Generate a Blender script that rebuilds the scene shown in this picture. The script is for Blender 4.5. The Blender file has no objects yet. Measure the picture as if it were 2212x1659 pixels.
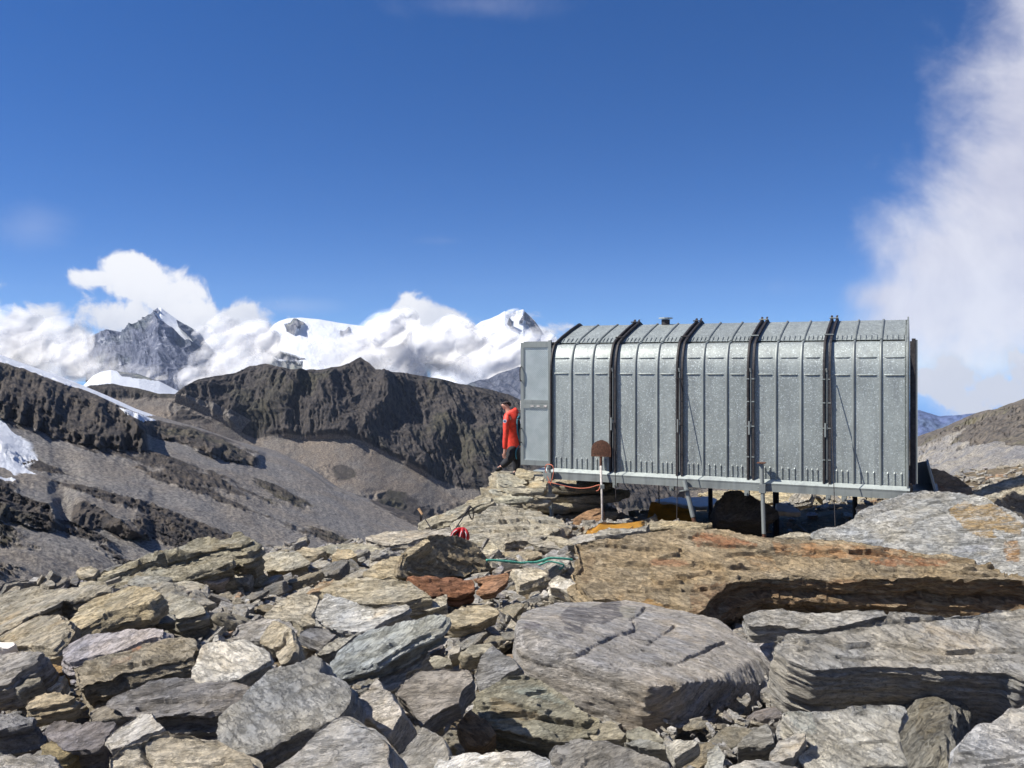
import bpy, bmesh, math, random
import numpy as np
from mathutils import Vector, Matrix, Euler
R = math.radians
random.seed(7)
SC = bpy.context.scene
COL = SC.collection

# ------------------------------------------------------------------ camera, sky, sun, exposure
F = 1913.0; CX = 1106.0; HY = 785.0           # focal length and horizon, in a 2212 x 1659 picture
cam_d = bpy.data.cameras.new('camera'); cam = bpy.data.objects.new('camera', cam_d); COL.objects.link(cam)
cam.location = (0, 0, 0); cam.rotation_euler = (R(90), 0, 0)
cam_d.sensor_width = 36; cam_d.lens = 36 * F / 2212; cam_d.shift_y = -(829.5 - HY) / 2212
cam_d.clip_start = 0.05; cam_d.clip_end = 60000
SC.camera = cam
SUN_EL, SUN_AZ = 46.5, -102.0                  # azimuth measured from +Y towards +X: the sun stands to the left
sd = bpy.data.lights.new('sun', 'SUN'); sd.energy = 5.0; sd.angle = R(0.5); sd.color = (1.0, 0.955, 0.89)
sun = bpy.data.objects.new('sun', sd); COL.objects.link(sun)
sv = Vector((math.sin(R(SUN_AZ)) * math.cos(R(SUN_EL)), math.cos(R(SUN_AZ)) * math.cos(R(SUN_EL)), math.sin(R(SUN_EL))))
sun.rotation_euler = sv.to_track_quat('Z', 'Y').to_euler()
SC.view_settings.view_transform = 'Standard'; SC.view_settings.look = 'None'
SC.view_settings.exposure = 0.6; SC.view_settings.gamma = 1
SC.render.engine = 'CYCLES'
SC.cycles.transparent_max_bounces = 40; SC.cycles.max_bounces = 6; SC.cycles.diffuse_bounces = 3
SC.cycles.use_denoising = True


class NT:
    """small helper to wire node trees"""
    def __init__(s, tree): s.t = tree; s.n = tree.nodes; s.l = tree.links
    def new(s, typ, **kw):
        nd = s.n.new(typ)
        for k, v in kw.items(): setattr(nd, k, v)
        return nd
    def put(s, sock, v):
        if isinstance(v, bpy.types.NodeSocket): s.l.new(v, sock)
        elif v is not None:
            if sock.type == 'RGBA' and isinstance(v, (tuple, list)) and len(v) == 3: v = (*v, 1)
            sock.default_value = v
    def m(s, op, a, b=None, c=None, clamp=False):
        nd = s.new('ShaderNodeMath', operation=op, use_clamp=clamp)
        for i, v in enumerate((a, b, c)):
            if v is not None: s.put(nd.inputs[i], v)
        return nd.outputs[0]
    def vm(s, op, a, b=None):
        nd = s.new('ShaderNodeVectorMath', operation=op); s.put(nd.inputs[0], a)
        if b is not None: s.put(nd.inputs[1], b)
        return nd.outputs[1] if op in ('LENGTH', 'DOT_PRODUCT') else nd.outputs[0]
    def mix(s, f, a, b, blend='MIX'):
        nd = s.new('ShaderNodeMix', data_type='RGBA', blend_type=blend)
        s.put(nd.inputs[0], f); s.put(nd.inputs[6], a); s.put(nd.inputs[7], b)
        return nd.outputs[2]
    def noise(s, vec, scale, detail=4, rough=0.55, dist=0.0, w=None):
        nd = s.new('ShaderNodeTexNoise'); s.put(nd.inputs['Vector'], vec)
        s.put(nd.inputs['Scale'], scale); s.put(nd.inputs['Detail'], detail); s.put(nd.inputs['Roughness'], rough); s.put(nd.inputs['Distortion'], dist)
        return nd.outputs[0]
    def ramp(s, v, a, b, lo=0.0, hi=1.0, smooth=True):
        nd = s.new('ShaderNodeMapRange'); nd.interpolation_type = 'SMOOTHSTEP' if smooth else 'LINEAR'
        s.put(nd.inputs[0], v); s.put(nd.inputs[1], a); s.put(nd.inputs[2], b); s.put(nd.inputs[3], lo); s.put(nd.inputs[4], hi)
        return nd.outputs[0]
    def xyz(s, v):
        nd = s.new('ShaderNodeSeparateXYZ'); s.put(nd.inputs[0], v); return nd.outputs
    def comb(s, x, y, z):
        nd = s.new('ShaderNodeCombineXYZ')
        for i, v in enumerate((x, y, z)): s.put(nd.inputs[i], v)
        return nd.outputs[0]


# sky with the clouds that stand against it (by direction only, the same from everywhere)
W = bpy.data.worlds.new('World'); SC.world = W; W.use_nodes = True
w = NT(W.node_tree); w.n.clear()
sky = w.new('ShaderNodeTexSky', sky_type='NISHITA'); sky.sun_disc = False
sky.sun_elevation = R(SUN_EL); sky.sun_rotation = R(SUN_AZ)
sky.altitude = 3000; sky.air_density = 1.0; sky.dust_density = 0.15; sky.ozone_density = 2.5
hs = w.new('ShaderNodeHueSaturation'); w.put(hs.inputs['Hue'], .510); w.put(hs.inputs['Saturation'], 1.3); w.put(hs.inputs['Value'], 1.3); w.l.new(sky.outputs[0], hs.inputs['Color'])
tc = w.new('ShaderNodeTexCoord').outputs['Generated']
gx, gy, gz = w.xyz(tc)
# thin mountain air: take the sky a little higher up so that the horizon keeps its blue
w.l.new(w.vm('NORMALIZE', w.comb(gx, gy, w.m('ADD', w.m('MULTIPLY', w.m('ABSOLUTE', gz), 1.45), 0.06))), sky.inputs[0])
gyc = w.m('MAXIMUM', gy, 0.05)
uu = w.m('DIVIDE', gx, gyc); kk = w.m('DIVIDE', gz, gyc)
P2 = w.comb(uu, kk, 0.0)
def blob(x, y, rx, ry):
    v = w.vm('SUBTRACT', P2, ((x - CX) / F, (HY - y) / F, 0)); v = w.vm('MULTIPLY', v, (F / rx, F / ry, 0))
    return w.m('SUBTRACT', 1.0, w.vm('LENGTH', v))
def union(bl, k=0.25):
    f = blob(*bl[0])
    for b in bl[1:]: f = w.m('SMOOTH_MAX', f, blob(*b), k)
    return f
warp = w.noise(P2, 5.0, 5, 0.6)
n1 = w.noise(P2, 17.0, 9, 0.6, 0.4)
n2 = w.noise(w.vm('ADD', P2, (3.3, 1.7, 0)), 9.0, 7, 0.6, 0.2)
n3 = w.noise(w.vm('MULTIPLY', P2, (1.0, 1.0, 0)), 3.2, 6, 0.62, 0.5)
# cumulus behind the peaks
cum = union([(255, 575, 60, 42), (300, 610, 105, 62), (215, 600, 70, 26), (360, 650, 90, 60), (290, 690, 130, 60), (430, 690, 110, 52), (505, 690, 85, 50),
             (40, 715, 130, 62), (130, 745, 120, 55), (200, 780, 190, 75), (-60, 700, 120, 75), (420, 790, 220, 85), (580, 770, 120, 70), (895, 680, 62, 45), (865, 715, 60, 45), (950, 710, 80, 50), (850, 775, 190, 70), (1010, 770, 170, 75), (1110, 760, 130, 80), (1160, 720, 50, 22),
             (1990, 830, 55, 50), (2050, 830, 90, 55), (2160, 850, 130, 60), (2250, 800, 120, 90)], 0.22)
cumd = w.ramp(w.m('ADD', cum, w.m('MULTIPLY', w.m('SUBTRACT', n1, 0.5), 3.0)), -0.05, 0.42)
# large soft cloud on the right and faint wisps
soft = union([(2230, 380, 240, 420), (2200, 430, 200, 330), (2090, 560, 170, 130), (1930, 640, 110, 50), (2230, 200, 130, 260), (2060, 600, 190, 190), (2200, 620, 260, 190), (1990, 680, 150, 70), (2260, 60, 120, 180)], 0.4)
softd = w.ramp(w.m('ADD', soft, w.m('MULTIPLY', w.m('ADD', w.m('SUBTRACT', n3, 0.5), w.m('MULTIPLY', w.m('SUBTRACT', n1, 0.5), 0.35)), 2.2)), -0.35, 0.75)
wisp = union([(70, 490, 90, 50), (1010, 10, 260, 40), (1680, 620, 130, 60), (620, 660, 120, 18), (960, 520, 90, 16)], 0.2)
wispd = w.m('MULTIPLY', w.ramp(w.m('ADD', wisp, w.m('MULTIPLY', w.m('SUBTRACT', n3, 0.5), 5.0)), 0.05, 1.6), 0.14)
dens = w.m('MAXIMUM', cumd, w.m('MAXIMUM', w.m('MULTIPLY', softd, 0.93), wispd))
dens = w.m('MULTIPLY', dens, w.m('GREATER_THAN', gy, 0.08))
dens = w.m('MAXIMUM', dens, w.m('MULTIPLY', w.ramp(gy, .02, -.35), w.ramp(w.noise(tc, 2.2, 6, .6),   .42, .62, 0.0, .45)))      # unseen broken cloud added behind the viewer to neutralise the blue ambient
shade = w.ramp(w.m('ADD', w.m('MULTIPLY', n2, 0.75), w.m('MULTIPLY', w.ramp(kk, -0.02, 0.13), 0.45)), 0.38, 0.80)
cumcol = w.mix(shade, (0.64, 0.67, 0.76), (0.96, 0.96, 0.98))
softcol = w.mix(w.ramp(n3, 0.35, 0.68), (0.56, 0.57, 0.70), (0.84, 0.84, 0.90))
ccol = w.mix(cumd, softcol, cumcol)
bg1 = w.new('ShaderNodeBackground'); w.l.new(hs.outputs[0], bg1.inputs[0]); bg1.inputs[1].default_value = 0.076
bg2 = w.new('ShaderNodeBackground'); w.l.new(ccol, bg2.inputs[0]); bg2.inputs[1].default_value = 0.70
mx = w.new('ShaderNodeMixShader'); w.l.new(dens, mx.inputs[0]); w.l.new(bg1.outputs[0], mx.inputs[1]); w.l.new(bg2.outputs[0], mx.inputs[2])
wo = w.new('ShaderNodeOutputWorld'); w.l.new(mx.outputs[0], wo.inputs[0])

# ------------------------------------------------------------------ helpers
TAGS = {'D': (0, 0, 1.0), 'Z2': (0, 1219.9, .2647), 'Z3': (474.4, 1152.1, .30637), 'Z4': (1016.5, 1152.1, .30637),
        'Z5': (1534.3, 1152.1, .30637), 'A1': (0, 881, .30637), 'A3': (881, 1003, .2451), 'A4': (1186, 1003, .2451),
        'A5': (1669.8, 1003, .2451), 'B1': (1050.4, 664.1, .2451), 'B2': (1490.9, 664.1, .2451)}
def px(tag, x, y): ox, oy, s = TAGS[tag]; return ox + s * x, oy + s * y
def ray(x, y): return Vector(((x - CX) / F, 1.0, -(y - HY) / F))
def at(x, y, Y): return ray(x, y) * Y

def hash3(ix, iy, iz, seed):
    h = (ix.astype(np.int64) * 374761393 + iy.astype(np.int64) * 668265263 + iz.astype(np.int64) * 2147483647 + seed * 974634777) & 0xffffffff
    h = ((h ^ (h >> 13)) * 1274126177) & 0xffffffff
    h = ((h ^ (h >> 16)) * 2246822519) & 0xffffffff
    return ((h ^ (h >> 15)) & 0xffffff) / 16777215.0 * 2 - 1
def vnoise(x, y, z, seed=0):
    """smooth value noise, about -1..1"""
    x = np.asarray(x, float); y = np.asarray(y, float) + 0 * x; z = np.asarray(z, float) + 0 * x
    x0 = np.floor(x); y0 = np.floor(y); z0 = np.floor(z); fx = x - x0; fy = y - y0; fz = z - z0
    fx = fx * fx * (3 - 2 * fx); fy = fy * fy * (3 - 2 * fy); fz = fz * fz * (3 - 2 * fz)
    r = 0
    for a in (0, 1):
        wa = fx if a else 1 - fx
        for b in (0, 1):
            wb = fy if b else 1 - fy
            for c in (0, 1):
                wc = fz if c else 1 - fz
                r = r + wa * wb * wc * hash3(x0 + a, y0 + b, z0 + c, seed)
    return r
def fbm(x, y, z, octv=4, seed=0, gain=.5, lac=2.03):
    r = 0; a = 1; t = 0
    for i in range(octv):
        r = r + a * vnoise(x, y, z, seed + i * 17); t += a; a *= gain; x = x * lac + 5.2; y = y * lac + 1.3; z = z * lac + 7.7
    return r / t
def ridged(x, y, z, octv=4, seed=0, gain=.5, lac=2.03):
    r = 0; a = 1; t = 0
    for i in range(octv):
        r = r + a * (1 - 2.2 * np.abs(vnoise(x, y, z, seed + i * 17))); t += a; a *= gain; x = x * lac + 5.2; y = y * lac + 1.3; z = z * lac + 7.7
    return r / t
def inpoly(x, y, poly):
    x = np.asarray(x); y = np.asarray(y); c = np.zeros(x.shape, bool); n = len(poly)
    for i in range(n):
        x1, y1 = poly[i]; x2, y2 = poly[(i + 1) % n]
        if y1 == y2: continue
        k = ((y1 > y) != (y2 > y)) & (x < (x2 - x1) * (y - y1) / (y2 - y1) + x1)
        c ^= k
    return c
def segdist(x, y, pl):
    d = np.full(np.shape(x), 1e9)
    for (x1, y1), (x2, y2) in zip(pl[:-1], pl[1:]):
        dx, dy = x2 - x1, y2 - y1; L = dx * dx + dy * dy + 1e-12
        t = np.clip(((x - x1) * dx + (y - y1) * dy) / L, 0, 1)
        d = np.minimum(d, np.hypot(x - x1 - t * dx, y - y1 - t * dy))
    return d

def tag(o, label=None, cat=None, group=None, kind=None):
    if label: o['label'] = label
    if cat: o['category'] = cat
    if group: o['group'] = group
    if kind: o['kind'] = kind
    return o
def obj(name, me, mat=None, parent=None, loc=None):
    if isinstance(me, bmesh.types.BMesh):
        b = me; me = bpy.data.meshes.new(name); b.to_mesh(me); b.free()
    o = bpy.data.objects.new(name, me); COL.objects.link(o)
    if mat and not me.materials: me.materials.append(mat)
    if parent: o.parent = parent
    if loc is not None: o.location = loc
    return o
def empty(name, loc=(0, 0, 0), rz=0.0):
    o = bpy.data.objects.new(name, None); COL.objects.link(o); o.location = loc; o.rotation_euler = (0, 0, rz); return o
def crisp(me, ang=34):
    smooth(me); me.set_sharp_from_angle(angle=R(ang)); return me
def smooth(me, on=True):
    me.polygons.foreach_set('use_smooth', [on] * len(me.polygons)); me.update(); return me
def grid_mesh(name, P, attrs=None, sm=True):
    ny, nx = P.shape[:2]
    me = bpy.data.meshes.new(name)
    idx = np.arange(ny * nx).reshape(ny, nx)
    f = np.stack([idx[:-1, :-1], idx[1:, :-1], idx[1:, 1:], idx[:-1, 1:]], -1).reshape(-1, 4)
    me.vertices.add(ny * nx); me.vertices.foreach_set('co', P.reshape(-1).astype(np.float32))
    me.loops.add(f.size); me.loops.foreach_set('vertex_index', f.reshape(-1).astype(np.int32))
    me.polygons.add(len(f)); me.polygons.foreach_set('loop_start', (np.arange(len(f)) * 4).astype(np.int32))
    me.update(calc_edges=True); me.validate()
    if sm: smooth(me)
    for k, v in (attrs or {}).items():
        a = me.attributes.new(k, 'FLOAT', 'POINT'); a.data.foreach_set('value', np.asarray(v, np.float32).reshape(-1))
    return me
def bm_box(bm, x0, x1, y0, y1, z0, z1, M=None):
    vs = [bm.verts.new((x, y, z)) for z in (z0, z1) for y in (y0, y1) for x in (x0, x1)]
    if M is not None:
        for v in vs: v.co = M @ v.co
    for q in ((0, 2, 3, 1), (4, 5, 7, 6), (0, 1, 5, 4), (2, 6, 7, 3), (0, 4, 6, 2), (1, 3, 7, 5)): bm.faces.new([vs[i] for i in q])
    return vs
def bm_tube(bm, pts, r, n=8, cap=True):
    pts = [Vector(p) for p in pts]; rs = r if isinstance(r, (list, tuple)) else [r] * len(pts)
    rings = []; up = Vector((0.123, 0.21, 0.97))
    for i, p in enumerate(pts):
        d = (pts[min(i + 1, len(pts) - 1)] - pts[max(i - 1, 0)]).normalized()
        if abs(d.dot(up)) > .97: up = Vector((1, 0.1, 0))
        a = d.cross(up).normalized(); b = d.cross(a).normalized()
        rings.append([bm.verts.new(p + (a * math.cos(t) + b * math.sin(t)) * rs[i]) for t in [2 * math.pi * j / n for j in range(n)]])
    for r0, r1 in zip(rings[:-1], rings[1:]):
        for j in range(n): bm.faces.new((r0[j], r0[(j + 1) % n], r1[(j + 1) % n], r1[j]))
    if cap: bm.faces.new(rings[0]); bm.faces.new(rings[-1][::-1])
    return rings
def catmull(pts, k=6):
    pts = [Vector(p) for p in pts]; P = [pts[0]] + pts + [pts[-1]]; out = []
    for i in range(1, len(P) - 2):
        for j in range(k):
            t = j / k; a, b, c, d = P[i - 1], P[i], P[i + 1], P[i + 2]
            out.append(.5 * ((2 * b) + (c - a) * t + (2 * a - 5 * b + 4 * c - d) * t * t + (3 * b - a - 3 * c + d) * t ** 3))
    out.append(pts[-1]); return out

# ------------------------------------------------------------------ materials
def mat(name):
    m = bpy.data.materials.new(name); m.use_nodes = True; n = NT(m.node_tree); n.n.clear()
    b = n.new('ShaderNodeBsdfPrincipled'); o = n.new('ShaderNodeOutputMaterial'); n.l.new(b.outputs[0], o.inputs[0])
    return m, n, b
def simple(name, col, rough=.6, metal=0.0, var=.25, scale=8.0, bump=0.0, bscale=60):
    m, n, b = mat(name); co = n.new('ShaderNodeTexCoord').outputs['Object']
    f = n.ramp(n.noise(co, scale, 6, .65), .3, .7)
    n.put(b.inputs['Base Color'], n.mix(f, tuple(c * (1 - var) for c in col), tuple(min(1, c * (1 + var)) for c in col)))
    n.put(b.inputs['Roughness'], rough); n.put(b.inputs['Metallic'], metal)
    if bump:
        bp = n.new('ShaderNodeBump'); n.put(bp.inputs['Height'], n.noise(co, bscale, 5)); n.put(bp.inputs['Strength'], bump); n.put(bp.inputs['Distance'], .01); n.l.new(bp.outputs[0], b.inputs['Normal'])
    return m

def rock_material():
    m, n, b = mat('schist'); co = n.new('ShaderNodeTexCoord').outputs['Object']
    oi = n.new('ShaderNodeObjectInfo'); base = oi.outputs['Color']; rnd = oi.outputs['Random']
    vr = n.new('ShaderNodeVectorRotate'); vr.rotation_type = 'Z_AXIS'; n.l.new(co, vr.inputs['Vector']); n.put(vr.inputs['Angle'], n.m('MULTIPLY', n.m('SUBTRACT', rnd, .5), 1.5))
    co2 = n.vm('ADD', vr.outputs[0], n.comb(n.m('MULTIPLY', rnd, 37.0), n.m('MULTIPLY', rnd, 91.0), 0.0))
    lay = n.vm('MULTIPLY', co2, (.8, 2.2, 9.0)); grain = n.vm('MULTIPLY', co2, (1.0, 3.2, 4.0))
    a = n.noise(co2, 2.6, 6, .65); c = n.noise(lay, 3.5, 6, .7); s = n.noise(grain, 17.0, 8, .76); fine = n.noise(grain, 70.0, 4, .75)
    col = n.mix(n.ramp(a, .32, .70), n.mix(1.0, base, (.74, .76, .80), 'MULTIPLY'), n.mix(1.0, base, (1.16, 1.10, 1.0), 'MULTIPLY'))
    col = n.mix(n.ramp(c, .36, .66), n.mix(1.0, col, (.72, .70, .66), 'MULTIPLY'), n.mix(1.0, col, (1.12, 1.12, 1.12), 'MULTIPLY'))
    col = n.mix(n.ramp(s, .36, .52), n.mix(1.0, col, (.50, .50, .50), 'MULTIPLY'), col)
    col = n.mix(n.ramp(s, .56, .74), col, n.mix(1.0, col, (1.6, 1.58, 1.54), 'MULTIPLY'))
    col = n.mix(n.ramp(fine, .60, .74), col, n.mix(1.0, col, (1.7, 1.7, 1.7), 'MULTIPLY'))
    # ochre weathering and dark lichen patches
    och = n.noise(n.vm('ADD', co2, (9.1, 2.2, 4.0)), 1.7, 6, .68, .6)
    col = n.mix(n.m('MULTIPLY', n.ramp(och, .56, .72), .4), col, n.mix(1.0, base, (1.18, .92, .58), 'MULTIPLY'))
    li = n.noise(n.vm('ADD', co2, (1.1, 7.2, 2.0)), 4.5, 7, .72, .4)
    col = n.mix(n.m('MULTIPLY', n.ramp(li, .60, .68), .35), col, (.07, .068, .072))
    at_ = n.new('ShaderNodeAttribute', attribute_name='tint')
    col = n.mix(1.0, col, (1.72, 1.70, 1.61), 'MULTIPLY')
    tf = n.m('MULTIPLY', at_.outputs['Alpha'], n.ramp(n.noise(lay, 5.0, 6, .7, .6), .30, .62))
    tcol = n.mix(n.ramp(s, .35, .65), n.mix(1.0, at_.outputs['Color'], (.6, .6, .6), 'MULTIPLY'), n.mix(1.0, at_.outputs['Color'], (1.25, 1.25, 1.25), 'MULTIPLY'))
    col = n.mix(tf, col, tcol)
    n.put(b.inputs['Base Color'], col); n.put(b.inputs['Roughness'], n.ramp(fine, .4, .75, .85, .5)); n.put(b.inputs['Specular IOR Level'], .35)
    rdg = n.m('ABSOLUTE', n.m('SUBTRACT', n.noise(n.vm('MULTIPLY', co2, (1.0, 2.8, 7.0)), 5.5, 7, .68), .5))
    crk = n.m('ADD', n.m('MULTIPLY', n.ramp(rdg, 0, .03), .8), n.m('MULTIPLY', n.noise(n.vm('MULTIPLY', co2, (1.5, 2.0, 5.0)), 7.0, 8, .75), 1.5))
    h = n.m('ADD', crk, n.m('MULTIPLY', s, 1.3)); h = n.m('ADD', h, n.m('ADD', n.m('MULTIPLY', n.noise(lay, 14.0, 6, .7), 1.0), n.m('MULTIPLY', fine, .30)))
    bp = n.new('ShaderNodeBump'); n.put(bp.inputs['Height'], h); n.put(bp.inputs['Strength'], 1.0); n.put(bp.inputs['Distance'], .024); n.l.new(bp.outputs[0], b.inputs['Normal'])
    return m
ROCK = rock_material()

def terrain_material(name, cliff, scree, ochre, snow=(.74, .77, .82), sc=1.0, snowy=False, slope=(.55, .8)):
    m, n, b = mat(name); co = n.vm('MULTIPLY', n.new('ShaderNodeNewGeometry').outputs['Position'], (sc, sc, sc))
    nz = n.xyz(n.new('ShaderNodeNewGeometry').outputs['Normal'])[2]
    a = n.noise(co, .012, 8, .65, .4); f = n.noise(co, .30, 8, .78); g = n.noise(n.vm('MULTIPLY', co, (1, 1, .45)), .075, 9, .74, .3)
    cl = n.new('ShaderNodeAttribute', attribute_name='cliff').outputs['Fac']
    sn = n.new('ShaderNodeAttribute', attribute_name='snow').outputs['Fac']
    sc1 = n.mix(n.ramp(a, .38, .62), scree, ochre); sc1 = n.mix(n.ramp(f, .36, .64), n.mix(1.0, sc1, (.52, .52, .55), 'MULTIPLY'), n.mix(1.0, sc1, (1.5, 1.5, 1.46), 'MULTIPLY'))
    ck = n.mix(n.ramp(g, .35, .66), n.mix(1.0, cliff, (.50, .52, .58), 'MULTIPLY'), n.mix(1.0, cliff, (1.75, 1.6, 1.4), 'MULTIPLY'))
    ck = n.mix(n.m('MULTIPLY', n.ramp(n.noise(co, .006, 5), .52, .66), .5), ck, n.mix(1.0, ck, (1.05, 1.15, .75), 'MULTIPLY'))
    fac = n.m('ADD', cl, n.m('MULTIPLY', n.m('SUBTRACT', g, .5), .9))
    col = n.mix(n.ramp(fac, .35, .65), sc1, ck)
    sf = n.m('ADD', sn, n.m('MULTIPLY', n.m('SUBTRACT', n.noise(n.vm('MULTIPLY', co, (.6, .6, 1.0)), .03, 7, .7), .5), .8))
    sf = n.ramp(sf, .42, .56)
    if snowy: sf = n.m('MULTIPLY', sf, n.ramp(nz, *slope))
    snc = n.mix(n.ramp(n.noise(co, .02, 5), .35, .65), tuple(c * .93 for c in snow), snow)
    n.put(b.inputs['Base Color'], n.mix(sf, col, snc)); n.put(b.inputs['Roughness'], .9); n.put(b.inputs['Specular IOR Level'], .15)
    bp = n.new('ShaderNodeBump'); n.put(bp.inputs['Height'], n.m('ADD', f, n.m('MULTIPLY', g, 2.0))); n.put(bp.inputs['Strength'], 1.0); n.put(bp.inputs['Distance'], 2.4 / sc); n.l.new(bp.outputs[0], b.inputs['Normal'])
    return m

# ------------------------------------------------------------------ the far terrain
def slin(x, pts, wd=22):
    return sum(lin(x + o * wd, pts) for o in (-1.5, -1, -.5, 0, .5, 1, 1.5)) / 7
def lin(x, pts):
    p = np.array(pts, float); return np.interp(x, p[:, 0], p[:, 1])
def terrain(name, x0, x1, nx, ny, top, bot, depth, disp, zones, mt, label=None, cat=None, kind='structure', back=0.45, vexp=1.0):
    xs = np.linspace(x0, x1, nx); v = np.linspace(0, 1, ny) ** vexp
    X, V = np.meshgrid(xs, v); T = lin(X, top); B = lin(X, bot) if not np.isscalar(bot) else np.full_like(X, bot)
    Yp = T + (B - T) * V; D = depth(X, Yp, V, T)
    P = np.stack([(X - CX) / F * D, D, -(Yp - HY) / F * D], -1)
    d, dirn = disp(X, Yp, V, P, T)
    if dirn is None:
        d, rr = d; P = P * (1 - rr / np.linalg.norm(P, axis=-1))[..., None]; dirn = (0, -.5, .8)
    P = P + d[..., None] * np.array(dirn) / np.linalg.norm(dirn)
    cl, sn = zones(X, Yp, V, P, T)
    # the far side of the ridge
    w_ = (x1 - x0) / F * D[0]
    rows = []
    for q in (1.0, .6, .3, .12, .04):
        r = P[0].copy(); span = back * np.mean(w_)
        r[:, 1] += q * span; r[:, 2] -= q * q * span * .7 + q * span * .15; rows.append(r)
    P = np.concatenate([np.stack(rows), P], 0)
    cl = np.concatenate([np.repeat(cl[:1], 5, 0), cl], 0); sn = np.concatenate([np.repeat(sn[:1], 5, 0), sn], 0)
    me = grid_mesh(name, P, {'cliff': cl, 'snow': sn}); o = obj(name, me, mt)
    tag(o, label, cat, None, kind); return o
def band(X, Y, top, bot, soft=25.0):
    """0..1 fall across a cliff from its top line to its foot, 1 far above decaying"""
    T = lin(X, top); B = lin(X, bot); H = np.maximum(B - T, 1)
    t = (Y - T) / H
    x0, x1 = top[0][0], top[-1][0]
    fade = np.clip((X - x0) / 25, 0, 1) * np.clip((x1 - X) / 25, 0, 1)
    r = np.where(t < 0, np.exp(np.minimum(0, (Y - T)) / 60.0), np.clip(1 - t, 0, 1))
    return r * fade, ((t > -.02) & (t < 1.02)) * fade

# valley side on the left with its cliff steps and scree
M_LEFT = terrain_material('scree_slope', (.080, .074, .070), (.215, .203, .19), (.225, .20, .172))
TOPL = [(-500, 560), (-150, 705), (0, 768), (60, 790), (130, 815), (210, 848), (280, 880), (330, 898), (420, 922), (500, 950), (590, 972), (660, 1008), (720, 1052), (800, 1080), (880, 1108), (960, 1140), (1200, 1200), (1500, 1280)]
c1t = [(-60, 770), (0, 800), (60, 818), (130, 842), (200, 862), (240, 885), (285, 905), (310, 935), (335, 975)]
c1b = [(-60, 880), (0, 900), (60, 915), (130, 945), (200, 965), (240, 968), (285, 975), (310, 986), (335, 980)]
c2t = [(300, 912), (350, 924), (400, 938), (450, 962), (460, 990), (500, 975), (560, 1008), (575, 1020)]
c2b = [(300, 940), (350, 965), (400, 975), (440, 992), (460, 996), (500, 1018), (560, 1025), (575, 1024)]
c3t = [(-60, 1010), (0, 1028), (60, 1060), (100, 1075), (130, 1150)]
c3b = [(-60, 1125), (0, 1135), (60, 1140), (100, 1152), (130, 1156)]
c4t = [(140, 1085), (180, 1075), (220, 1095), (260, 1130), (330, 1172)]
c4b = [(140, 1120), (180, 1150), (220, 1142), (260, 1172), (330, 1178)]
CL = [(c1t, c1b, 95), (c2t, c2b, 38), (c3t, c3b, 42), (c4t, c4b, 30)]
def dL(X, Y, V, T):
    inv = .000714 + 2.94e-6 * (Y - 768) - 1.03e-6 * X; return 1 / np.maximum(inv, .00042)
def dispL(X, Y, V, P, T):
    # slope-following coordinates: streaks run down to the right
    a = (Y * .93 - X * .36); b_ = (X * .93 + Y * .36)
    d = 26 * fbm(a / 150, b_ / 420, 0 * a, 4, 3)
    rough = np.clip(fbm(a / 26, b_ / 190, 0 * a, 4, 9) * 3.2 + .35, 0, 1)
    rr = 0; d += rough * 4.6 * ridged(a / 8, b_ / 30, 0 * a, 6, 21, .72) + 1.1 * fbm(a / 6, b_ / 10, 0 * a, 4, 5, .75)
    rr = rr + rough * 9 * ridged(a / 9, b_ / 22, 0 * a, 5, 27, .72)
    for t, b2, h in CL:
        r, m_ = band(X + 9 * vnoise(X / 20, Y / 20, 0 * X, 4), Y + 10 * fbm(X / 22, Y / 60, 0 * X, 3, 6), t, b2)
        rr = rr + 1.5 * h * r + m_ * (h * .42) * ridged((X + Y * .35) / 38, Y / 70, 0 * X, 5, 31, .6)
    e = np.clip((Y - T) / 20, .1, 1)
    return (d * e, rr * np.clip((Y - T) / 25 + .35, 0, 1)), None
def zonesL(X, Y, V, P, T):
    cl = np.zeros_like(X)
    for t, b2, h in CL: cl = np.maximum(cl, band(X, Y, t, b2)[1])
    a = (Y * .93 - X * .36); b_ = (X * .93 + Y * .36)
    cl = np.maximum(cl, np.clip(fbm(a / 26, b_ / 190, 0 * a, 4, 9) * 3.0 + .1, 0, .75))
    sn = np.zeros_like(X)
    wob = 5 * fbm(X / 25, Y / 25, 0 * X, 5, 77, .65)
    Xw, Yw = X + 2 * wob, Y + wob * 1.1
    for poly in ([(-500, 540), (-150, 690), (0, 755), (60, 780), (130, 805), (210, 840), (280, 872), (326, 896), (318, 908), (290, 902), (250, 884), (190, 860), (120, 836), (50, 812), (0, 800), (-150, 745), (-500, 640)],
                 [(-100, 880), (0, 902), (30, 930), (70, 965), (30, 975), (75, 1003), (30, 992), (0, 980), (-100, 960)], [(-60, 990), (0, 1000), (30, 1010), (-60, 1005)],
                 [(262, 898), (300, 908), (335, 920), (345, 926), (312, 927), (280, 915)]):
        sn = np.maximum(sn, inpoly(Xw, Yw, poly) * .78)
    st = np.clip(1 - np.hypot((X + 20) / 150, (Y - 960) / 70), 0, 1) * (ridged(a / 9, b_ / 160, 0 * a, 2, 15) > .35)
    sn = np.maximum(sn, st * 1.2)
    return cl, np.clip(sn, 0, 1)
terrain('mountain_slope', -320, 1500, 760, 420, TOPL, 1500, dL, dispL, zonesL, M_LEFT)

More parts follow.
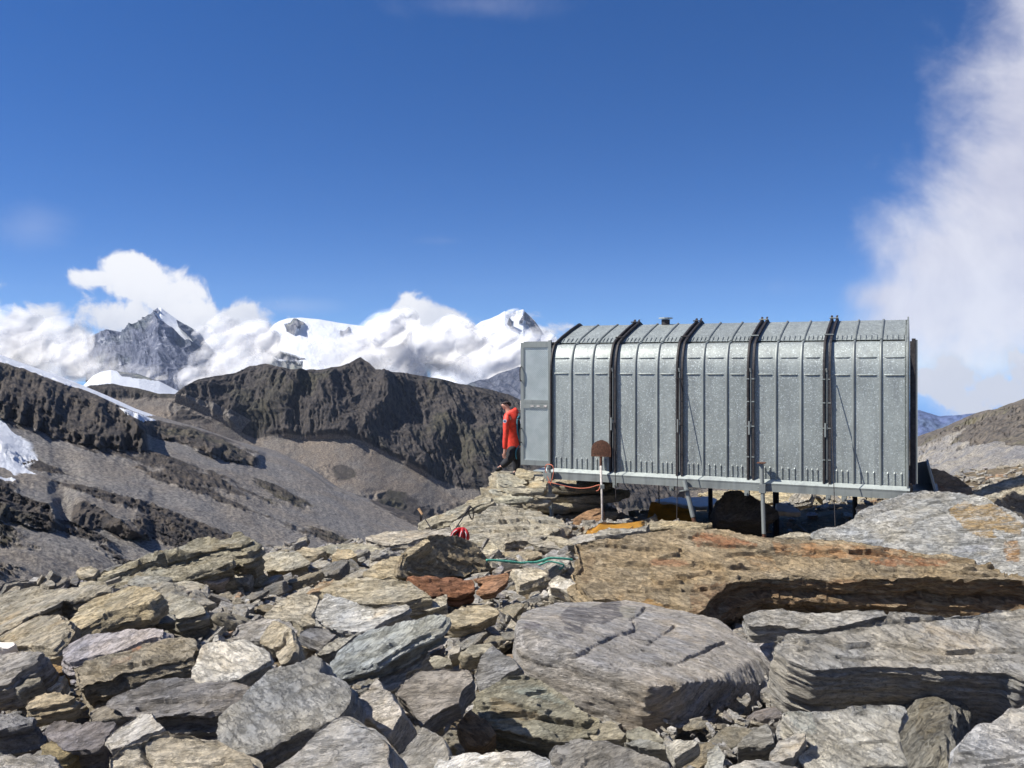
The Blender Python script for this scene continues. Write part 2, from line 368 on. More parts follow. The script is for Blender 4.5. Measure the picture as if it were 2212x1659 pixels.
# dark rocky ridge across the valley
M_RIDGE = terrain_material('ridge_rock', (.054, .051, .051), (.160, .146, .132), (.19, .16, .13))
TOPR = [(-100, 880), (150, 850), (195, 833), (240, 829), (300, 838), (340, 850), (380, 853), (400, 838), (430, 822), (470, 812), (510, 806), (540, 791), (575, 787), (610, 797), (650, 803), (700, 799), (735, 792), (757, 783), (778, 772),
        (797, 785), (812, 800), (850, 806), (880, 806), (930, 818), (1000, 831), (1060, 842), (1100, 852), (1130, 868), (1180, 905), (1260, 960), (1350, 1010), (1500, 1040), (1700, 1060), (1900, 1050)]
cbt = [(380, 860), (480, 905), (540, 955), (600, 935), (650, 948), (720, 942), (790, 952), (840, 985), (900, 1010), (960, 1050), (1040, 1060), (1120, 1080), (1300, 1090), (1600, 1100)]
def dR(X, Y, V, T):
    B = slin(X, cbt)
    k = (Y - HY) / F; kt = (T - HY) / F; kb = (B - HY) / F
    Yb = 2150.0 + 0 * X
    tt = np.clip((Y - T) / np.maximum(B - T, 1), 0, 1); d1 = Yb + (1 - tt) * np.maximum(B - T, 4) * 1.55
    Ys = 1427.0 / (.58 + np.maximum(k, .0)) ; Ysb = 1427.0 / (.58 + np.maximum(kb, 0))
    return np.where(Y < B, d1, Yb * Ys / Ysb)
def dispR(X, Y, V, P, T):
    B = slin(X, cbt); cm = np.clip((B - Y) / 12 + .5, 0, 1)
    z = P[..., 2]; g = P[..., 0] + .45 * z + 34 * fbm(P[..., 0] / 120, z / 70, 0 * z, 4, 48, .6)
    d = cm * (34 * ridged(g / 150, z / 330, 0 * g, 2, 41) + 30 * ridged(g / 58, z / 140, 0 * g, 4, 42, .6) + 14 * ridged(g / 17, z / 40, 0 * g, 5, 43, .68))
    d += (1 - cm) * (9 * fbm(g / 120, z / 60, 0 * g, 3, 44) + 2.0 * fbm(g / 14, z / 9, 0 * g, 4, 45))
    mm = np.clip(fbm(g / 90, z / 50, 0 * g, 3, 46) * 3 - .1, 0, 1) * (1 - cm); d += mm * 7 * ridged(g / 16, z / 12, 0 * g, 4, 47)
    # buttress that throws its shade to the right, three dark recesses
    for (cx, cy, rx, ry, h) in ((540, 880, 70, 70, 45), (700, 860, 60, 80, 55), (830, 860, 60, 70, 45), (640, 840, 40, 60, 30), (960, 930, 60, 80, 40), (1040, 960, 60, 70, 30)):
        d += cm * h * np.exp(-((X - cx + .4 * (Y - cy)) / rx * 1.6) ** 2 - ((Y - cy) / ry) ** 2)
    edge = np.clip((Y - T) / 14, .25, 1)
    return d * edge, (0.1, -.85, .35)
def zonesR(X, Y, V, P, T):
    B = slin(X, cbt); g = P[..., 0] + .6 * P[..., 2]
    cm = np.clip((B - Y) / 12 + .5, 0, 1)
    mm = np.clip(fbm(g / 90, P[..., 2] / 50, 0 * g, 3, 46) * 3 - .1, 0, 1) * .6
    tal = inpoly(X, Y, [(380, 855), (470, 880), (545, 915), (520, 940), (450, 905), (390, 880)])
    return np.clip(np.maximum(cm, mm) - tal * .8, 0, 1), np.zeros_like(X)
terrain('rocky_ridge', 120, 1750, 900, 420, TOPR, 1330, dR, dispR, zonesR, M_RIDGE)

# snow peaks
def peak(name, x0, x1, nx, ny, top, bot, Y0, slope, amp, snowpolys, rockpolys, seed, mt, basesnow=0.0, dirn=(0.1, -.8, .4), fq=1.0):
    def dp(X, Y, V, T): return Y0 - (Y - T) * slope
    def ds(X, Y, V, P, T):
        e = np.clip((Y - T) / 10, .12, 1)
        g = P[..., 0] * fq; z = P[..., 2] * fq
        d = amp * (ridged((g + .9 * z) / 330, z / 600, 0 * g, 2, seed) + .45 * ridged((g + .9 * z) / 110, z / 160, 0 * g, 4, seed + 5))
        s = np.zeros_like(X)
        for p in snowpolys: s = np.maximum(s, inpoly(X, Y, p))
        if basesnow > .5:
            s = np.ones_like(X)
            for p in rockpolys: s = np.where(inpoly(X, Y, p), 0, s)
        return d * e * (1 - .88 * s), dirn
    def zn(X, Y, V, P, T):
        wob = 2.5 * fbm(X / 8, Y / 8, 0 * X, 3, seed + 9); s = np.full_like(X, basesnow)
        for p in snowpolys: s = np.where(inpoly(X + wob, Y + wob, p), 1.0, s)
        for p in rockpolys: s = np.where(inpoly(X + wob, Y + wob, p), .1, s)
        return np.ones_like(X), s
    return terrain(name, x0, x1, nx, ny, top, bot, dp, ds, zn, mt, back=.3)
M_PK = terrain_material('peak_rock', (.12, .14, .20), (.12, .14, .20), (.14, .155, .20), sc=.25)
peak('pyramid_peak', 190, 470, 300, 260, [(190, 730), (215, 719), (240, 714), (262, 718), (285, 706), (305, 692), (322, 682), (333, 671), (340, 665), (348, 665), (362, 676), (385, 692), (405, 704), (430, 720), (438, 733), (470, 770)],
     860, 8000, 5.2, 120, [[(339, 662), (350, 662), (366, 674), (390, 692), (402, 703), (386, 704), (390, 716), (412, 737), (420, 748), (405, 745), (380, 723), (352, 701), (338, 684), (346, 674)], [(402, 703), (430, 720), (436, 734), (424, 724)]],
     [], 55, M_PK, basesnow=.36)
M_GL = terrain_material('glacier_snow', (.17, .18, .21), (.17, .18, .21), (.18, .18, .2), sc=.2)
peak('glacier_dome', 540, 920, 300, 200, [(540, 800), (565, 745), (590, 702), (602, 694), (620, 688), (650, 686), (690, 690), (730, 697), (780, 704), (860, 735), (920, 800)],
     830, 10500, 9.0, 150, [], [[(614, 700), (640, 694), (662, 702), (652, 712), (636, 726), (618, 716)], [(735, 724), (760, 718), (745, 738)],
     [(565, 752), (600, 756), (640, 768), (660, 776), (640, 778), (570, 774)], [(570, 782), (620, 778), (655, 780), (650, 810), (560, 810)]], 61, M_GL, basesnow=1.0)
peak('jagged_snow_peak', 930, 1240, 260, 180, [(930, 800), (975, 740), (1010, 715), (1040, 694), (1060, 688), (1078, 680), (1090, 672), (1105, 677), (1118, 671), (1130, 668), (1142, 680), (1155, 692), (1168, 712), (1195, 760), (1240, 830)],
     840, 12500, 6.0, 260, [], [[(1135, 672), (1170, 710), (1176, 724), (1150, 722), (1136, 700), (1120, 700)], [(1095, 700), (1108, 706), (1104, 715)]], 67, M_GL, basesnow=.72, fq=.8)
peak('glacier', 140, 420, 200, 90, [(140, 862), (175, 838), (200, 812), (218, 803), (240, 799), (262, 803), (300, 808), (345, 824), (372, 838), (420, 862)], 900, 6200, 11.0, 40, [], [[(244, 793), (300, 800), (340, 812), (345, 822), (300, 818), (262, 812)]], 71, M_GL, basesnow=1.0)
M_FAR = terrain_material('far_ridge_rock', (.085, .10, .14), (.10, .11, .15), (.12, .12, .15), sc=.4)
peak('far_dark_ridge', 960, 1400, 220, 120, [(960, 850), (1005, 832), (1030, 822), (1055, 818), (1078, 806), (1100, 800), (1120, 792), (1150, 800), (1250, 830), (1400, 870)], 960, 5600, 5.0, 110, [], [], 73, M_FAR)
M_BLUE = terrain_material('hazed_hills_rock', (.07, .10, .22), (.10, .12, .22), (.24, .19, .20), sc=.2)  # haze blue of the distance is put into the rock colours
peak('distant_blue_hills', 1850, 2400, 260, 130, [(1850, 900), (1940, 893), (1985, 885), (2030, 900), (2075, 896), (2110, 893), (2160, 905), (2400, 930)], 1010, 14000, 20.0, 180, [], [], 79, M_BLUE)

# pale rocky hillside on the right
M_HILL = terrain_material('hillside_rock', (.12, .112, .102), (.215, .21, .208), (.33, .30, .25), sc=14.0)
TOPH = [(1500, 1060), (1700, 1040), (1860, 1010), (1975, 952), (2005, 938), (2060, 918), (2090, 905), (2130, 888), (2165, 882), (2185, 872), (2212, 866), (2300, 825), (2500, 740), (2700, 660)]
def dH(X, Y, V, T): return 170 / (1 + (Y - T) / 120.0)
def dispH(X, Y, V, P, T):
    x, y, z = P[..., 0], P[..., 1], P[..., 2]
    up = np.clip(1 - (Y - 900 - (2212 - X) * .35) / 90, 0, 1)
    d = 3.2 * fbm(x / 14, z / 9, 0 * x, 3, 91) + (.9 + 2.0 * up) * ridged((x - z * .6) / 4.6, z / 2.0, 0 * x, 6, 92, .66)
    return d * np.clip((Y - T) / 12, .3, 1), (-.2, -.8, .6)
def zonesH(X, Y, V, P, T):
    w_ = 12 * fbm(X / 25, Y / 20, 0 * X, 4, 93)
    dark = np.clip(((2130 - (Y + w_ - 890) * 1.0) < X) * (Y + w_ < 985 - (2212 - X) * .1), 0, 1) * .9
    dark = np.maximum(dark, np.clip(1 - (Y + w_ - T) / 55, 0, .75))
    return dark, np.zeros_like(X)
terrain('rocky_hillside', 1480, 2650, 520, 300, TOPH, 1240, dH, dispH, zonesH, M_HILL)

# ------------------------------------------------------------------ near ground
def gz_(X, Y):
    hu = (X - .70) * .910 - (Y - 15.93) * .4147; hv = (X - .70) * .4147 + (Y - 15.93) * .910
    hol = np.clip((hu - 2.2) / .8, 0, 1) * np.clip((6.4 - hu) / .5, 0, 1) * np.clip((hv + 2.3) / .8, 0, 1) * np.clip((3.6 - hv) / 1.2, 0, 1)
    """height of the rocky ground the hut stands on"""
    ex = np.interp(X, [-14, -8, -4.9, -3.5, -1.5, .6, 2.2, 4, 8, 20, 40], [3, 6, 8.6, 11.4, 13.8, 15.6, 17.6, 20, 22, 26, 30])
    over = np.maximum(Y - ex, 0)
    return -.75 * hol - 1.5 - .08 * Y - .75 * over - .02 * over ** 1.6 + np.maximum(X - 5.5, 0) * .10 * np.clip((Y - 5) / 5, 0, 1)
# ------------------------------------------------------------------ rocks
def remesh(bm, vox):
    me = bpy.data.meshes.new('tmp'); bm.to_mesh(me); bm.free()
    o = bpy.data.objects.new('tmp', me); COL.objects.link(o)
    md = o.modifiers.new('r', 'REMESH'); md.mode = 'VOXEL'; md.voxel_size = vox
    dg = bpy.context.evaluated_depsgraph_get(); ev = o.evaluated_get(dg)
    out = bpy.data.meshes.new_from_object(ev); bpy.data.objects.remove(o); bpy.data.meshes.remove(me)
    return out
def co_get(me):
    a = np.empty(len(me.vertices) * 3, np.float32); me.vertices.foreach_get('co', a); return a.reshape(-1, 3).astype(float)
def no_get(me):
    a = np.empty(len(me.vertices) * 3, np.float32); me.vertices.foreach_get('normal', a); return a.reshape(-1, 3).astype(float)
def co_set(me, c): me.vertices.foreach_set('co', c.astype(np.float32).reshape(-1)); me.update()
def facet_cuts(bm, n, size, rnd, deep=.12, flat=.55):
    """knock corners and edges off with random planes"""
    for i in range(n):
        a = rnd.uniform(0, 2 * math.pi); el = rnd.uniform(-.5, 1.0) * flat
        nn = Vector((math.cos(a), math.sin(a), el)).normalized()
        mxd = max(v.co.dot(nn) for v in bm.verts); mnd = min(v.co.dot(nn) for v in bm.verts)
        p = nn * (mxd - (mxd - mnd) * rnd.uniform(.02, deep))
        r = bmesh.ops.bisect_plane(bm, geom=bm.verts[:] + bm.edges[:] + bm.faces[:], plane_co=p, plane_no=nn, clear_outer=True)
        ed = [e for e in bm.edges if e.is_boundary]
        if ed: bmesh.ops.holes_fill(bm, edges=ed, sides=0)
    bmesh.ops.recalc_face_normals(bm, faces=bm.faces[:])
def carve(me, M, ctr, cracks, seed):
    c = co_get(me); n = no_get(me); wp = c @ np.array(M).T + np.array(ctr)
    X = CX + F * wp[:, 0] / wp[:, 1]; Y = HY - F * wp[:, 2] / wp[:, 1]; q = F / wp[:, 1]
    X = X + .030 * q * fbm(c[:, 0] * 5, c[:, 1] * 5, c[:, 2], 4, seed, .6); Y = Y + .022 * q * fbm(c[:, 0] * 5 + 9, c[:, 1] * 5, c[:, 2], 4, seed + 1, .6)
    for tg, pl, wd, dp in cracks:
        dd = segdist(X, Y, [px(tg, *k) for k in pl]) / q; m_ = np.clip(1 - dd / (wd * .22 + .0075), 0, 1) * (n[:, 2] > -.1)
        c[:, 2] -= m_ * min(dp, wd * 1.3 + .008) * (.45 + .55 * np.clip(fbm(c[:, 0] * 2.5, c[:, 1] * 2.5, c[:, 2], 3, seed + 5) * 3 + .6, 0, 1))
    co_set(me, c)
def weather(me, size, seed, rough=1.0, cracks=None, terr=1.0):
    """schist surface: split layers on the sides, thin broken plates on the top"""
    c = co_get(me); n = no_get(me); x, y, z = c[:, 0], c[:, 1], c[:, 2]; o = seed * 3.7
    side = np.sqrt(np.clip(1 - n[:, 2] ** 2, 0, 1)); nl = np.maximum(np.hypot(n[:, 0], n[:, 1]), 1e-4)
    ox, oy = n[:, 0] / nl, n[:, 1] / nl; k = min(1.0, size ** .7) * rough
    zz = z + .035 * k * fbm(x * 2.2 + o, y * 2.2, 0 * z, 3, 3)
    lay = np.round(zz / max(.040, .036 * k)); lay2 = np.round(zz / max(.085, .08 * k))
    st = hash3(lay, lay * 0, np.floor(x * 1.1 + y * .7 + .4 * vnoise(x * 3, y * 3, z * 0, 2)), seed) * .35 + hash3(lay2, lay2 * 0 + 3, lay2 * 0, seed + 2) * .65
    d = .040 * k * st + .026 * k * fbm(x * 3 + o, y * 3, z * 7, 5, seed, .65) + .016 * k * ridged(x * 7 + o, y * 7, z * 22, 3, seed + 4)
    c[:, 0] += ox * d * side ** 1.5; c[:, 1] += oy * d * side ** 1.5
    # plates on the flat faces
    h = fbm(x * .9 / size ** .5 + o, y * 3.0 / size ** .5, 0 * z, 6, seed + 8, .6) * 4.5
    step = (np.floor(h) + np.clip((h - np.floor(h)) * 9 - 8, 0, 1)) * .020 * k * terr
    c[:, 2] += np.abs(n[:, 2]) * (step + .016 * k * fbm(x * 1.7 + o, y * 1.7, z, 3, seed + 5) + .010 * k * fbm(x * 9 + o, y * 12, z * 5, 4, seed + 6, .7) + .007 * k * ridged(x * 14 + o, y * 20, z * 10, 4, seed + 7))
    if cracks:
        for pl, wd, dp in cracks:
            jx = x + .035 * fbm(x * 5, y * 5, 0 * x, 4, 8, .6); jy = y + .035 * fbm(x * 5 + 9, y * 5, 0 * x, 4, 9, .6)
            dd = segdist(jx, jy, pl); m_ = np.clip(1 - dd / (wd * .8 + .012), 0, 1) ** .8 * (n[:, 2] > .1); dp = min(dp, wd * 2.0)
            c[:, 2] -= m_ * dp
    co_set(me, c)
def blank_tint(me):
    a = me.attributes.new('tint', 'FLOAT_COLOR', 'POINT'); a.data.foreach_set('color', np.zeros(len(me.vertices) * 4, np.float32))
def set_tint(me, pts_px, stains):
    a = me.attributes.new('tint', 'FLOAT_COLOR', 'POINT'); v = np.zeros((len(me.vertices), 4), np.float32)
    for tg, poly, col, al in stains:
        pp = [px(tg, *q) for q in poly]; wx = 10 * fbm(pts_px[:, 0] / 25, pts_px[:, 1] / 18, 0 * pts_px[:, 0], 4, 12)
        m_ = inpoly(pts_px[:, 0] + wx, pts_px[:, 1] + wx * .7, pp); v[m_] = (*col, al)
    a.data.foreach_set('color', v.reshape(-1))
def build_ground():
    u = np.linspace(0, 1, 420); v = np.linspace(0, 1, 420)
    X, Y = np.meshgrid(-16 + 56 * u ** 1.0, -3 + 48 * v ** 1.3)
    Z = gz_(X, Y) - .16 + .10 * fbm(X * .9, Y * .9, 0 * X, 4, 5) + .035 * ridged(X * 6, Y * 6, 0 * X, 4, 6)
    P = np.stack([X, Y, Z], -1); me = grid_mesh('ground', P)
    blank_tint(me); o = obj('ground', me, ROCK); o.color = (.20, .165, .115, 1); tag(o, kind='structure')
build_ground()

GREY = (.30, .295, .285); LIGHT = (.46, .45, .43); WHITE = (.60, .585, .55); TAN = (.37, .33, .265); SAND = (.44, .395, .31); DARK = (.175, .172, .17)
BROWN = (.235, .19, .135); RUST = (.30, .135, .065); PURP = (.33, .315, .33); BLUEG = (.30, .32, .335); OLIVE = (.27, .25, .19); OCHRE = (.42, .24, .08)
FOOT = []     # footprints (x, y) of the big rocks, kept free of small ones
def gdepth(k, lift): return (1.5 - lift) / (k - .08)
nseed = [11]
def slab(label, tg, poly, mt, pitch=14, roll=14, thick=.16, lift=.10, Y=None, cracks=None, stains=None, cat='rock', cuts=2, name='flat_rock', anchor=None, rough=1.0, terr=1.0, taper=.06, foot=True, vk=2.0, jag=1.0):
    nseed[0] += 1; seed = nseed[0]; rnd = random.Random(seed)
    pp = [px(tg, *q) for q in poly]; by = min(max(q[1] for q in pp), 1720); ax, ay = px(tg, *anchor) if anchor else (sum(q[0] for q in pp) / len(pp), by)
    Y0 = Y or gdepth((ay - HY) / F, lift); A = at(ax, ay, Y0)
    n = Vector((-math.sin(R(roll)), -math.sin(R(pitch)), 0)); n.z = math.sqrt(max(.05, 1 - n.x ** 2 - n.y ** 2)); n.normalize()
    W3 = []
    for q in pp:
        d = ray(*q); t = A.dot(n) / d.dot(n)
        if not (0 < t): t = Y0 * 1.5
        W3.append(d * min(max(t, Y0 * .55), Y0 * 1.6))
    ctr = sum(W3, Vector()) / len(W3)
    ex = Vector((1, 0, 0)); ex = (ex - n * ex.dot(n)).normalized(); ey = n.cross(ex)
    M = Matrix((ex, ey, n)).transposed()
    L = [((p - ctr).dot(ex), (p - ctr).dot(ey)) for p in W3]
    size = max(max(a for a, b in L) - min(a for a, b in L), max(b for a, b in L) - min(b for a, b in L))
    if jag:
        for it in range(2):
            L2 = []
            for i in range(len(L)):
                (a, b), (c, d) = L[i], L[(i + 1) % len(L)]; L2.append((a, b)); ln = math.hypot(c - a, d - b)
                if ln > size * (.16 if it == 0 else .09):
                    t_ = rnd.uniform(.35, .65); j_ = rnd.uniform(-1, 1) * ln * (.07 if it == 0 else .09) * jag; L2.append((a + (c - a) * t_ - (d - b) / ln * j_, b + (d - b) * t_ + (c - a) / ln * j_))
            L = L2
    bm = bmesh.new()
    top = [bm.verts.new((a, b, 0)) for a, b in L]; bot = [bm.verts.new((a * (1 - taper), b * (1 - taper), -thick)) for a, b in L]
    bm.faces.new(top); bm.faces.new(bot[::-1]); m_ = len(L)
    for i in range(m_): bm.faces.new((top[i], bot[i], bot[(i + 1) % m_], top[(i + 1) % m_]))
    bmesh.ops.recalc_face_normals(bm, faces=bm.faces[:])
    if cuts: facet_cuts(bm, cuts, size, rnd, .03, .8)
    bmesh.ops.triangulate(bm, faces=bm.faces[:])
    me = remesh(bm, max(min(Y0 / 886 * vk, thick * .3), .008)); me.name = name
    weather(me, size, seed, rough, None, terr)
    if cracks: carve(me, M, ctr, cracks, seed)
    if not stains: blank_tint(me)
    if stains:
        c = co_get(me); wp = c @ np.array(M).T + np.array(ctr); pxs = np.stack([CX + F * wp[:, 0] / wp[:, 1], HY - F * wp[:, 2] / wp[:, 1]], -1)
        set_tint(me, pxs, stains)
    o = obj(name, me, ROCK); crisp(me); o.matrix_world = Matrix.Translation(ctr) @ M.to_4x4()
    j = rnd.uniform(.92, 1.08); o.color = (mt[0] * j, mt[1] * j, mt[2] * j, 1)
    tag(o, label, cat)
    if foot: FOOT.append([(p.x, p.y) for p in W3])
    return o
def boulder(label, tg, pts, mt, n, back=(.5, .4, .3), Ybase=None, name='boulder', rough=1.0, stains=None, cracks=None, vk=2.3, cuts=2):
    """pts: (x, y, metres behind Ybase) of the corners one sees; hull with copies pushed back and down"""
    nseed[0] += 1; seed = nseed[0]; rnd = random.Random(seed)
    W3 = [at(*px(tg, a, b), Ybase + c) for a, b, c in pts]
    W3 += [p + Vector((rnd.uniform(-.05, .05), back[0], -back[1])) for p in W3] + [p + Vector((0, .1, -back[2])) for p in W3]
    n = Vector(n).normalized(); ctr = sum(W3, Vector()) / len(W3)
    ex = Vector((1, 0, 0)); ex = (ex - n * ex.dot(n)).normalized(); ey = n.cross(ex); M = Matrix((ex, ey, n)).transposed(); Mi = M.inverted()
    bm = bmesh.new()
    for p in W3: bm.verts.new(Mi @ (p - ctr))
    r = bmesh.ops.convex_hull(bm, input=bm.verts[:]); bmesh.ops.delete(bm, geom=list(set([g for g in r['geom_interior'] + r['geom_unused'] if isinstance(g, bmesh.types.BMVert)])), context='VERTS')
    size = max(v.co.x for v in bm.verts) - min(v.co.x for v in bm.verts)
    if cuts: facet_cuts(bm, cuts, size, rnd, .03)
    bmesh.ops.triangulate(bm, faces=bm.faces[:])
    me = remesh(bm, Ybase / 886 * vk); me.name = name
    weather(me, size, seed, rough)
    if cracks: carve(me, M, ctr, cracks, seed)
    if not stains: blank_tint(me)
    if stains:
        c = co_get(me); wp = c @ np.array(M).T + np.array(ctr); pxs = np.stack([CX + F * wp[:, 0] / wp[:, 1], HY - F * wp[:, 2] / wp[:, 1]], -1)
        set_tint(me, pxs, stains)
    o = obj(name, me, ROCK); crisp(me); o.matrix_world = Matrix.Translation(ctr) @ M.to_4x4(); o.color = (*mt, 1)
    tag(o, label, 'boulder'); FOOT.append([(p.x, p.y) for p in W3[:len(pts)]]); return o

# far valley floor out to the horizon
def build_valley():
    n = 60; a = np.linspace(-1, 1, n); X, Y = np.meshgrid(a * 26000, a * 26000 + 6000)
    Z = -2400 + 60 * fbm(X / 2500, Y / 2500, 0 * X, 3, 99); o = obj('valley_floor', grid_mesh('valley_floor', np.stack([X, Y, Z], -1), {'cliff': 0 * X, 'snow': 0 * X}), M_FAR); tag(o, kind='structure')
build_valley()
# ------------------------------------------------------------------ the big rocks, each where it lies
S = slab
# left foreground
S('long weathered tan slab on the left rim above the snow patch', 'Z2', [(-260, 360), (0, 280), (150, 230), (300, 205), (480, 195), (640, 180), (850, 150), (890, 180), (760, 235), (600, 260), (480, 262), (470, 300), (360, 360), (210, 400), (160, 470), (0, 530), (-260, 620)], (.36, .335, .28), 12, 16, .22, .12)
S('tan slab with a dark end beside the snow at the left edge', 'Z2', [(-20, 600), (150, 510), (330, 405), (480, 400), (560, 440), (545, 530), (480, 640), (440, 685), (240, 670), (60, 640)], SAND, 18, 20, .25, .12, cracks=[('Z2', [(120, 600), (260, 560), (330, 535), (470, 535)], .018, .03)])
S('long sandy slab pointing up to the right in the left foreground', 'Z2', [(480, 640), (540, 540), (600, 400), (700, 330), (900, 265), (1060, 200), (1230, 215), (1330, 250), (1270, 290), (1230, 340), (1140, 350), (900, 410), (730, 500), (640, 560)], (.46, .40, .285), 16, 20, .16, .16, cracks=[('Z2', [(600, 560), (800, 440), (1000, 380)], .014, .02)])
S('pale triangular block right of the long sandy slab', 'Z2', [(1280, 360), (1340, 270), (1390, 210), (1500, 240), (1640, 320), (1690, 390), (1560, 420), (1440, 450), (1330, 410)], (.42, .40, .34), 26, 4, .25, .14)
S('small olive slab leaning on the pale triangular block', 'Z2', [(1480, 440), (1580, 385), (1680, 375), (1730, 430), (1560, 455)], OLIVE, 26, 6, .1, .12)
S('purplish grey slab with a smooth top above the brown slab', 'Z2', [(500, 790), (520, 700), (700, 580), (870, 560), (1060, 525), (1370, 545), (1370, 600), (1180, 640), (1000, 720), (820, 760), (700, 780), (570, 825)], (.40, .375, .39), 20, 14, .12, .22)
S('brown layered slab with rusty spots under the purplish slab', 'Z2', [(570, 830), (760, 760), (1000, 700), (1200, 630), (1440, 590), (1620, 620), (1640, 700), (1600, 800), (1400, 820), (1200, 870), (980, 900), (930, 950), (720, 990), (640, 1040), (560, 900)], (.31, .275, .215), 24, 14, .30, .16,
  stains=[('Z2', [(1080, 690), (1160, 660), (1180, 690), (1090, 720)], (.45, .15, .05), .9), ('Z2', [(900, 760), (1100, 740), (1000, 840), (880, 840)], (.40, .25, .15), .6)], cracks=[('Z2', [(600, 890), (820, 870), (1050, 850), (1350, 750)], .02, .04)])
S('whitish block with a smooth face left of centre', 'Z2', [(1560, 920), (1600, 800), (1640, 680), (1780, 630), (2000, 630), (2190, 720), (2205, 780), (1950, 910), (1800, 960), (1620, 970)], WHITE, 36, 8, .22, .22, terr=.5)
S('dark grey layered slab below the whitish block', 'Z2', [(860, 1110), (1000, 1050), (1180, 980), (1400, 925), (1600, 960), (1900, 950), (2060, 1010), (1960, 1080), (1900, 1160), (1700, 1185), (1400, 1190), (1070, 1210), (960, 1190), (900, 1140)], (.26, .25, .25), 22, 10, .22, .14, cracks=[('Z2', [(1080, 1200), (1300, 1120), (1600, 1080), (1900, 1060)], .018, .04)])
S('split grey slab wedged under the dark layered slab', 'Z2', [(1270, 1270), (1400, 1190), (1600, 1180), (1880, 1180), (1760, 1270), (1560, 1340), (1360, 1340)], (.24, .235, .23), 24, 10, .2, .05)
S('bright grey rock touching the big white boulder at the bottom', 'Z2', [(830, 1440), (900, 1350), (1020, 1270), (1130, 1200), (1240, 1190), (1270, 1270), (1350, 1330), (1180, 1400), (940, 1490), (890, 1510)], (.47, .465, .46), 30, 10, .25, .16)
S('large sparkling cream boulder at the bottom left', 'Z2', [(860, 1700), (870, 1560), (1000, 1440), (1200, 1380), (1360, 1350), (1560, 1380), (1760, 1430), (1880, 1490), (2040, 1560), (2150, 1760), (1500, 1900), (860, 1860)], (.52, .48, .41), 34, 4, .3, .26, cracks=[('Z2', [(1160, 1470), (1200, 1580), (1240, 1680)], .02, .05)])
S('dark purple grey slab left of the bright grey rock', 'Z2', [(370, 1330), (440, 1290), (640, 1300), (800, 1280), (930, 1290), (840, 1400), (820, 1470), (700, 1490), (540, 1490), (470, 1420)], (.225, .21, .22), 22, 6, .18, .14)
S('dark slab at the left edge under the tan slab with snow', 'Z2', [(-160, 1240), (150, 1200), (290, 1240), (260, 1290), (100, 1330), (-160, 1370)], (.22, .215, .215), 18, 12, .18, .1)
S('grey slab at the left edge below the snow patch', 'Z2', [(-200, 800), (0, 740), (200, 720), (350, 740), (280, 810), (140, 870), (60, 940), (-200, 1010)], (.35, .335, .32), 20, 20, .2, .13)
S('thin tan slab above the dark rubble at the left', 'Z2', [(200, 1150), (210, 1100), (300, 1050), (480, 1030), (610, 1070), (560, 1110), (360, 1150), (200, 1178)], (.43, .37, .27), 20, 14, .12, .12)
S('flat grey slab between the left edge and the ochre quartz', 'Z2', [(60, 960), (200, 880), (320, 880), (335, 950), (200, 1000), (150, 1030)], (.35, .33, .28), 24, 10, .15, .1)
S('yellow stained block at the bottom left corner', 'Z2', [(320, 1480), (420, 1430), (520, 1470), (600, 1520), (540, 1570), (450, 1580), (340, 1550)], (.38, .31, .18), 28, 4, .2, .1)
S('pale grey block in the bottom left corner of the field', 'Z2', [(-90, 1650), (0, 1560), (120, 1600), (230, 1560), (420, 1560), (500, 1680), (400, 1800), (-90, 1800)], (.38, .37, .36), 26, 8, .2, .14)
S('white quartz stone beside the ochre stained pebble', 'Z2', [(320, 1010), (440, 910), (540, 900), (500, 980), (420, 1030)], (.60, .57, .52), 26, 4, .12, .06)
S('small rusty quartz block near the left edge', 'Z2', [(320, 840), (400, 800), (520, 830), (540, 870), (420, 910), (340, 900)], (.50, .33, .15), 26, 4, .12, .08)
S('narrow slab lying under the sandy slab', 'Z2', [(860, 540), (1000, 450), (1180, 400), (1260, 420), (1130, 500), (1000, 530)], (.42, .37, .28), 20, 14, .12, .1)
S('grey sliver with an orange edge under the triangular block', 'Z2', [(1140, 460), (1300, 420), (1420, 400), (1430, 450), (1300, 470)], (.28, .27, .24), 20, 2, .08, .14)
S('rounded grey brown boulder in the lower left rubble', 'Z2', [(740, 1200), (860, 1140), (1000, 1200), (1030, 1240), (900, 1260), (770, 1270)], (.27, .25, .22), 26, 2, .2, .06)
# centre foreground
S('very large smooth grey slab in the lower left centre', 'Z3', [(-20, 1300), (160, 1170), (240, 1050), (400, 950), (520, 930), (660, 860), (720, 890), (690, 990), (760, 1010), (860, 1060), (905, 1100), (890, 1200), (800, 1290), (700, 1350), (560, 1380), (420, 1440), (220, 1565), (-20, 1480)], (.315, .315, .31), 33, 16, .17, .30, terr=.6, rough=.8, stains=None)
S('tan slab with an orange corner behind the pale blocks', 'Z3', [(600, 430), (700, 340), (820, 310), (1010, 310), (1230, 305), (1350, 330), (1440, 400), (1510, 450), (1320, 480), (1140, 480), (960, 470), (800, 420), (700, 410)], (.39, .36, .29), 17, 4, .22, .14, stains=[('Z3', [(590, 440), (700, 320), (850, 290), (780, 350), (700, 420)], (.60, .36, .18), .8)])
S('rusty red slab in the middle of the rubble', 'Z3', [(1320, 320), (1480, 300), (1640, 308), (1780, 330), (1795, 385), (1700, 425), (1560, 410), (1440, 392), (1370, 352)], (.235, .115, .065), 24, 0, .14, .16, jag=2.2, rough=1.4)
S('orange brown slab pointing right beside the rusty one', 'Z3', [(1790, 320), (1900, 300), (2040, 288), (2000, 350), (1930, 400), (1815, 408), (1860, 350)], (.35, .20, .12), 20, 12, .08, .18, jag=2.2, rough=1.4)
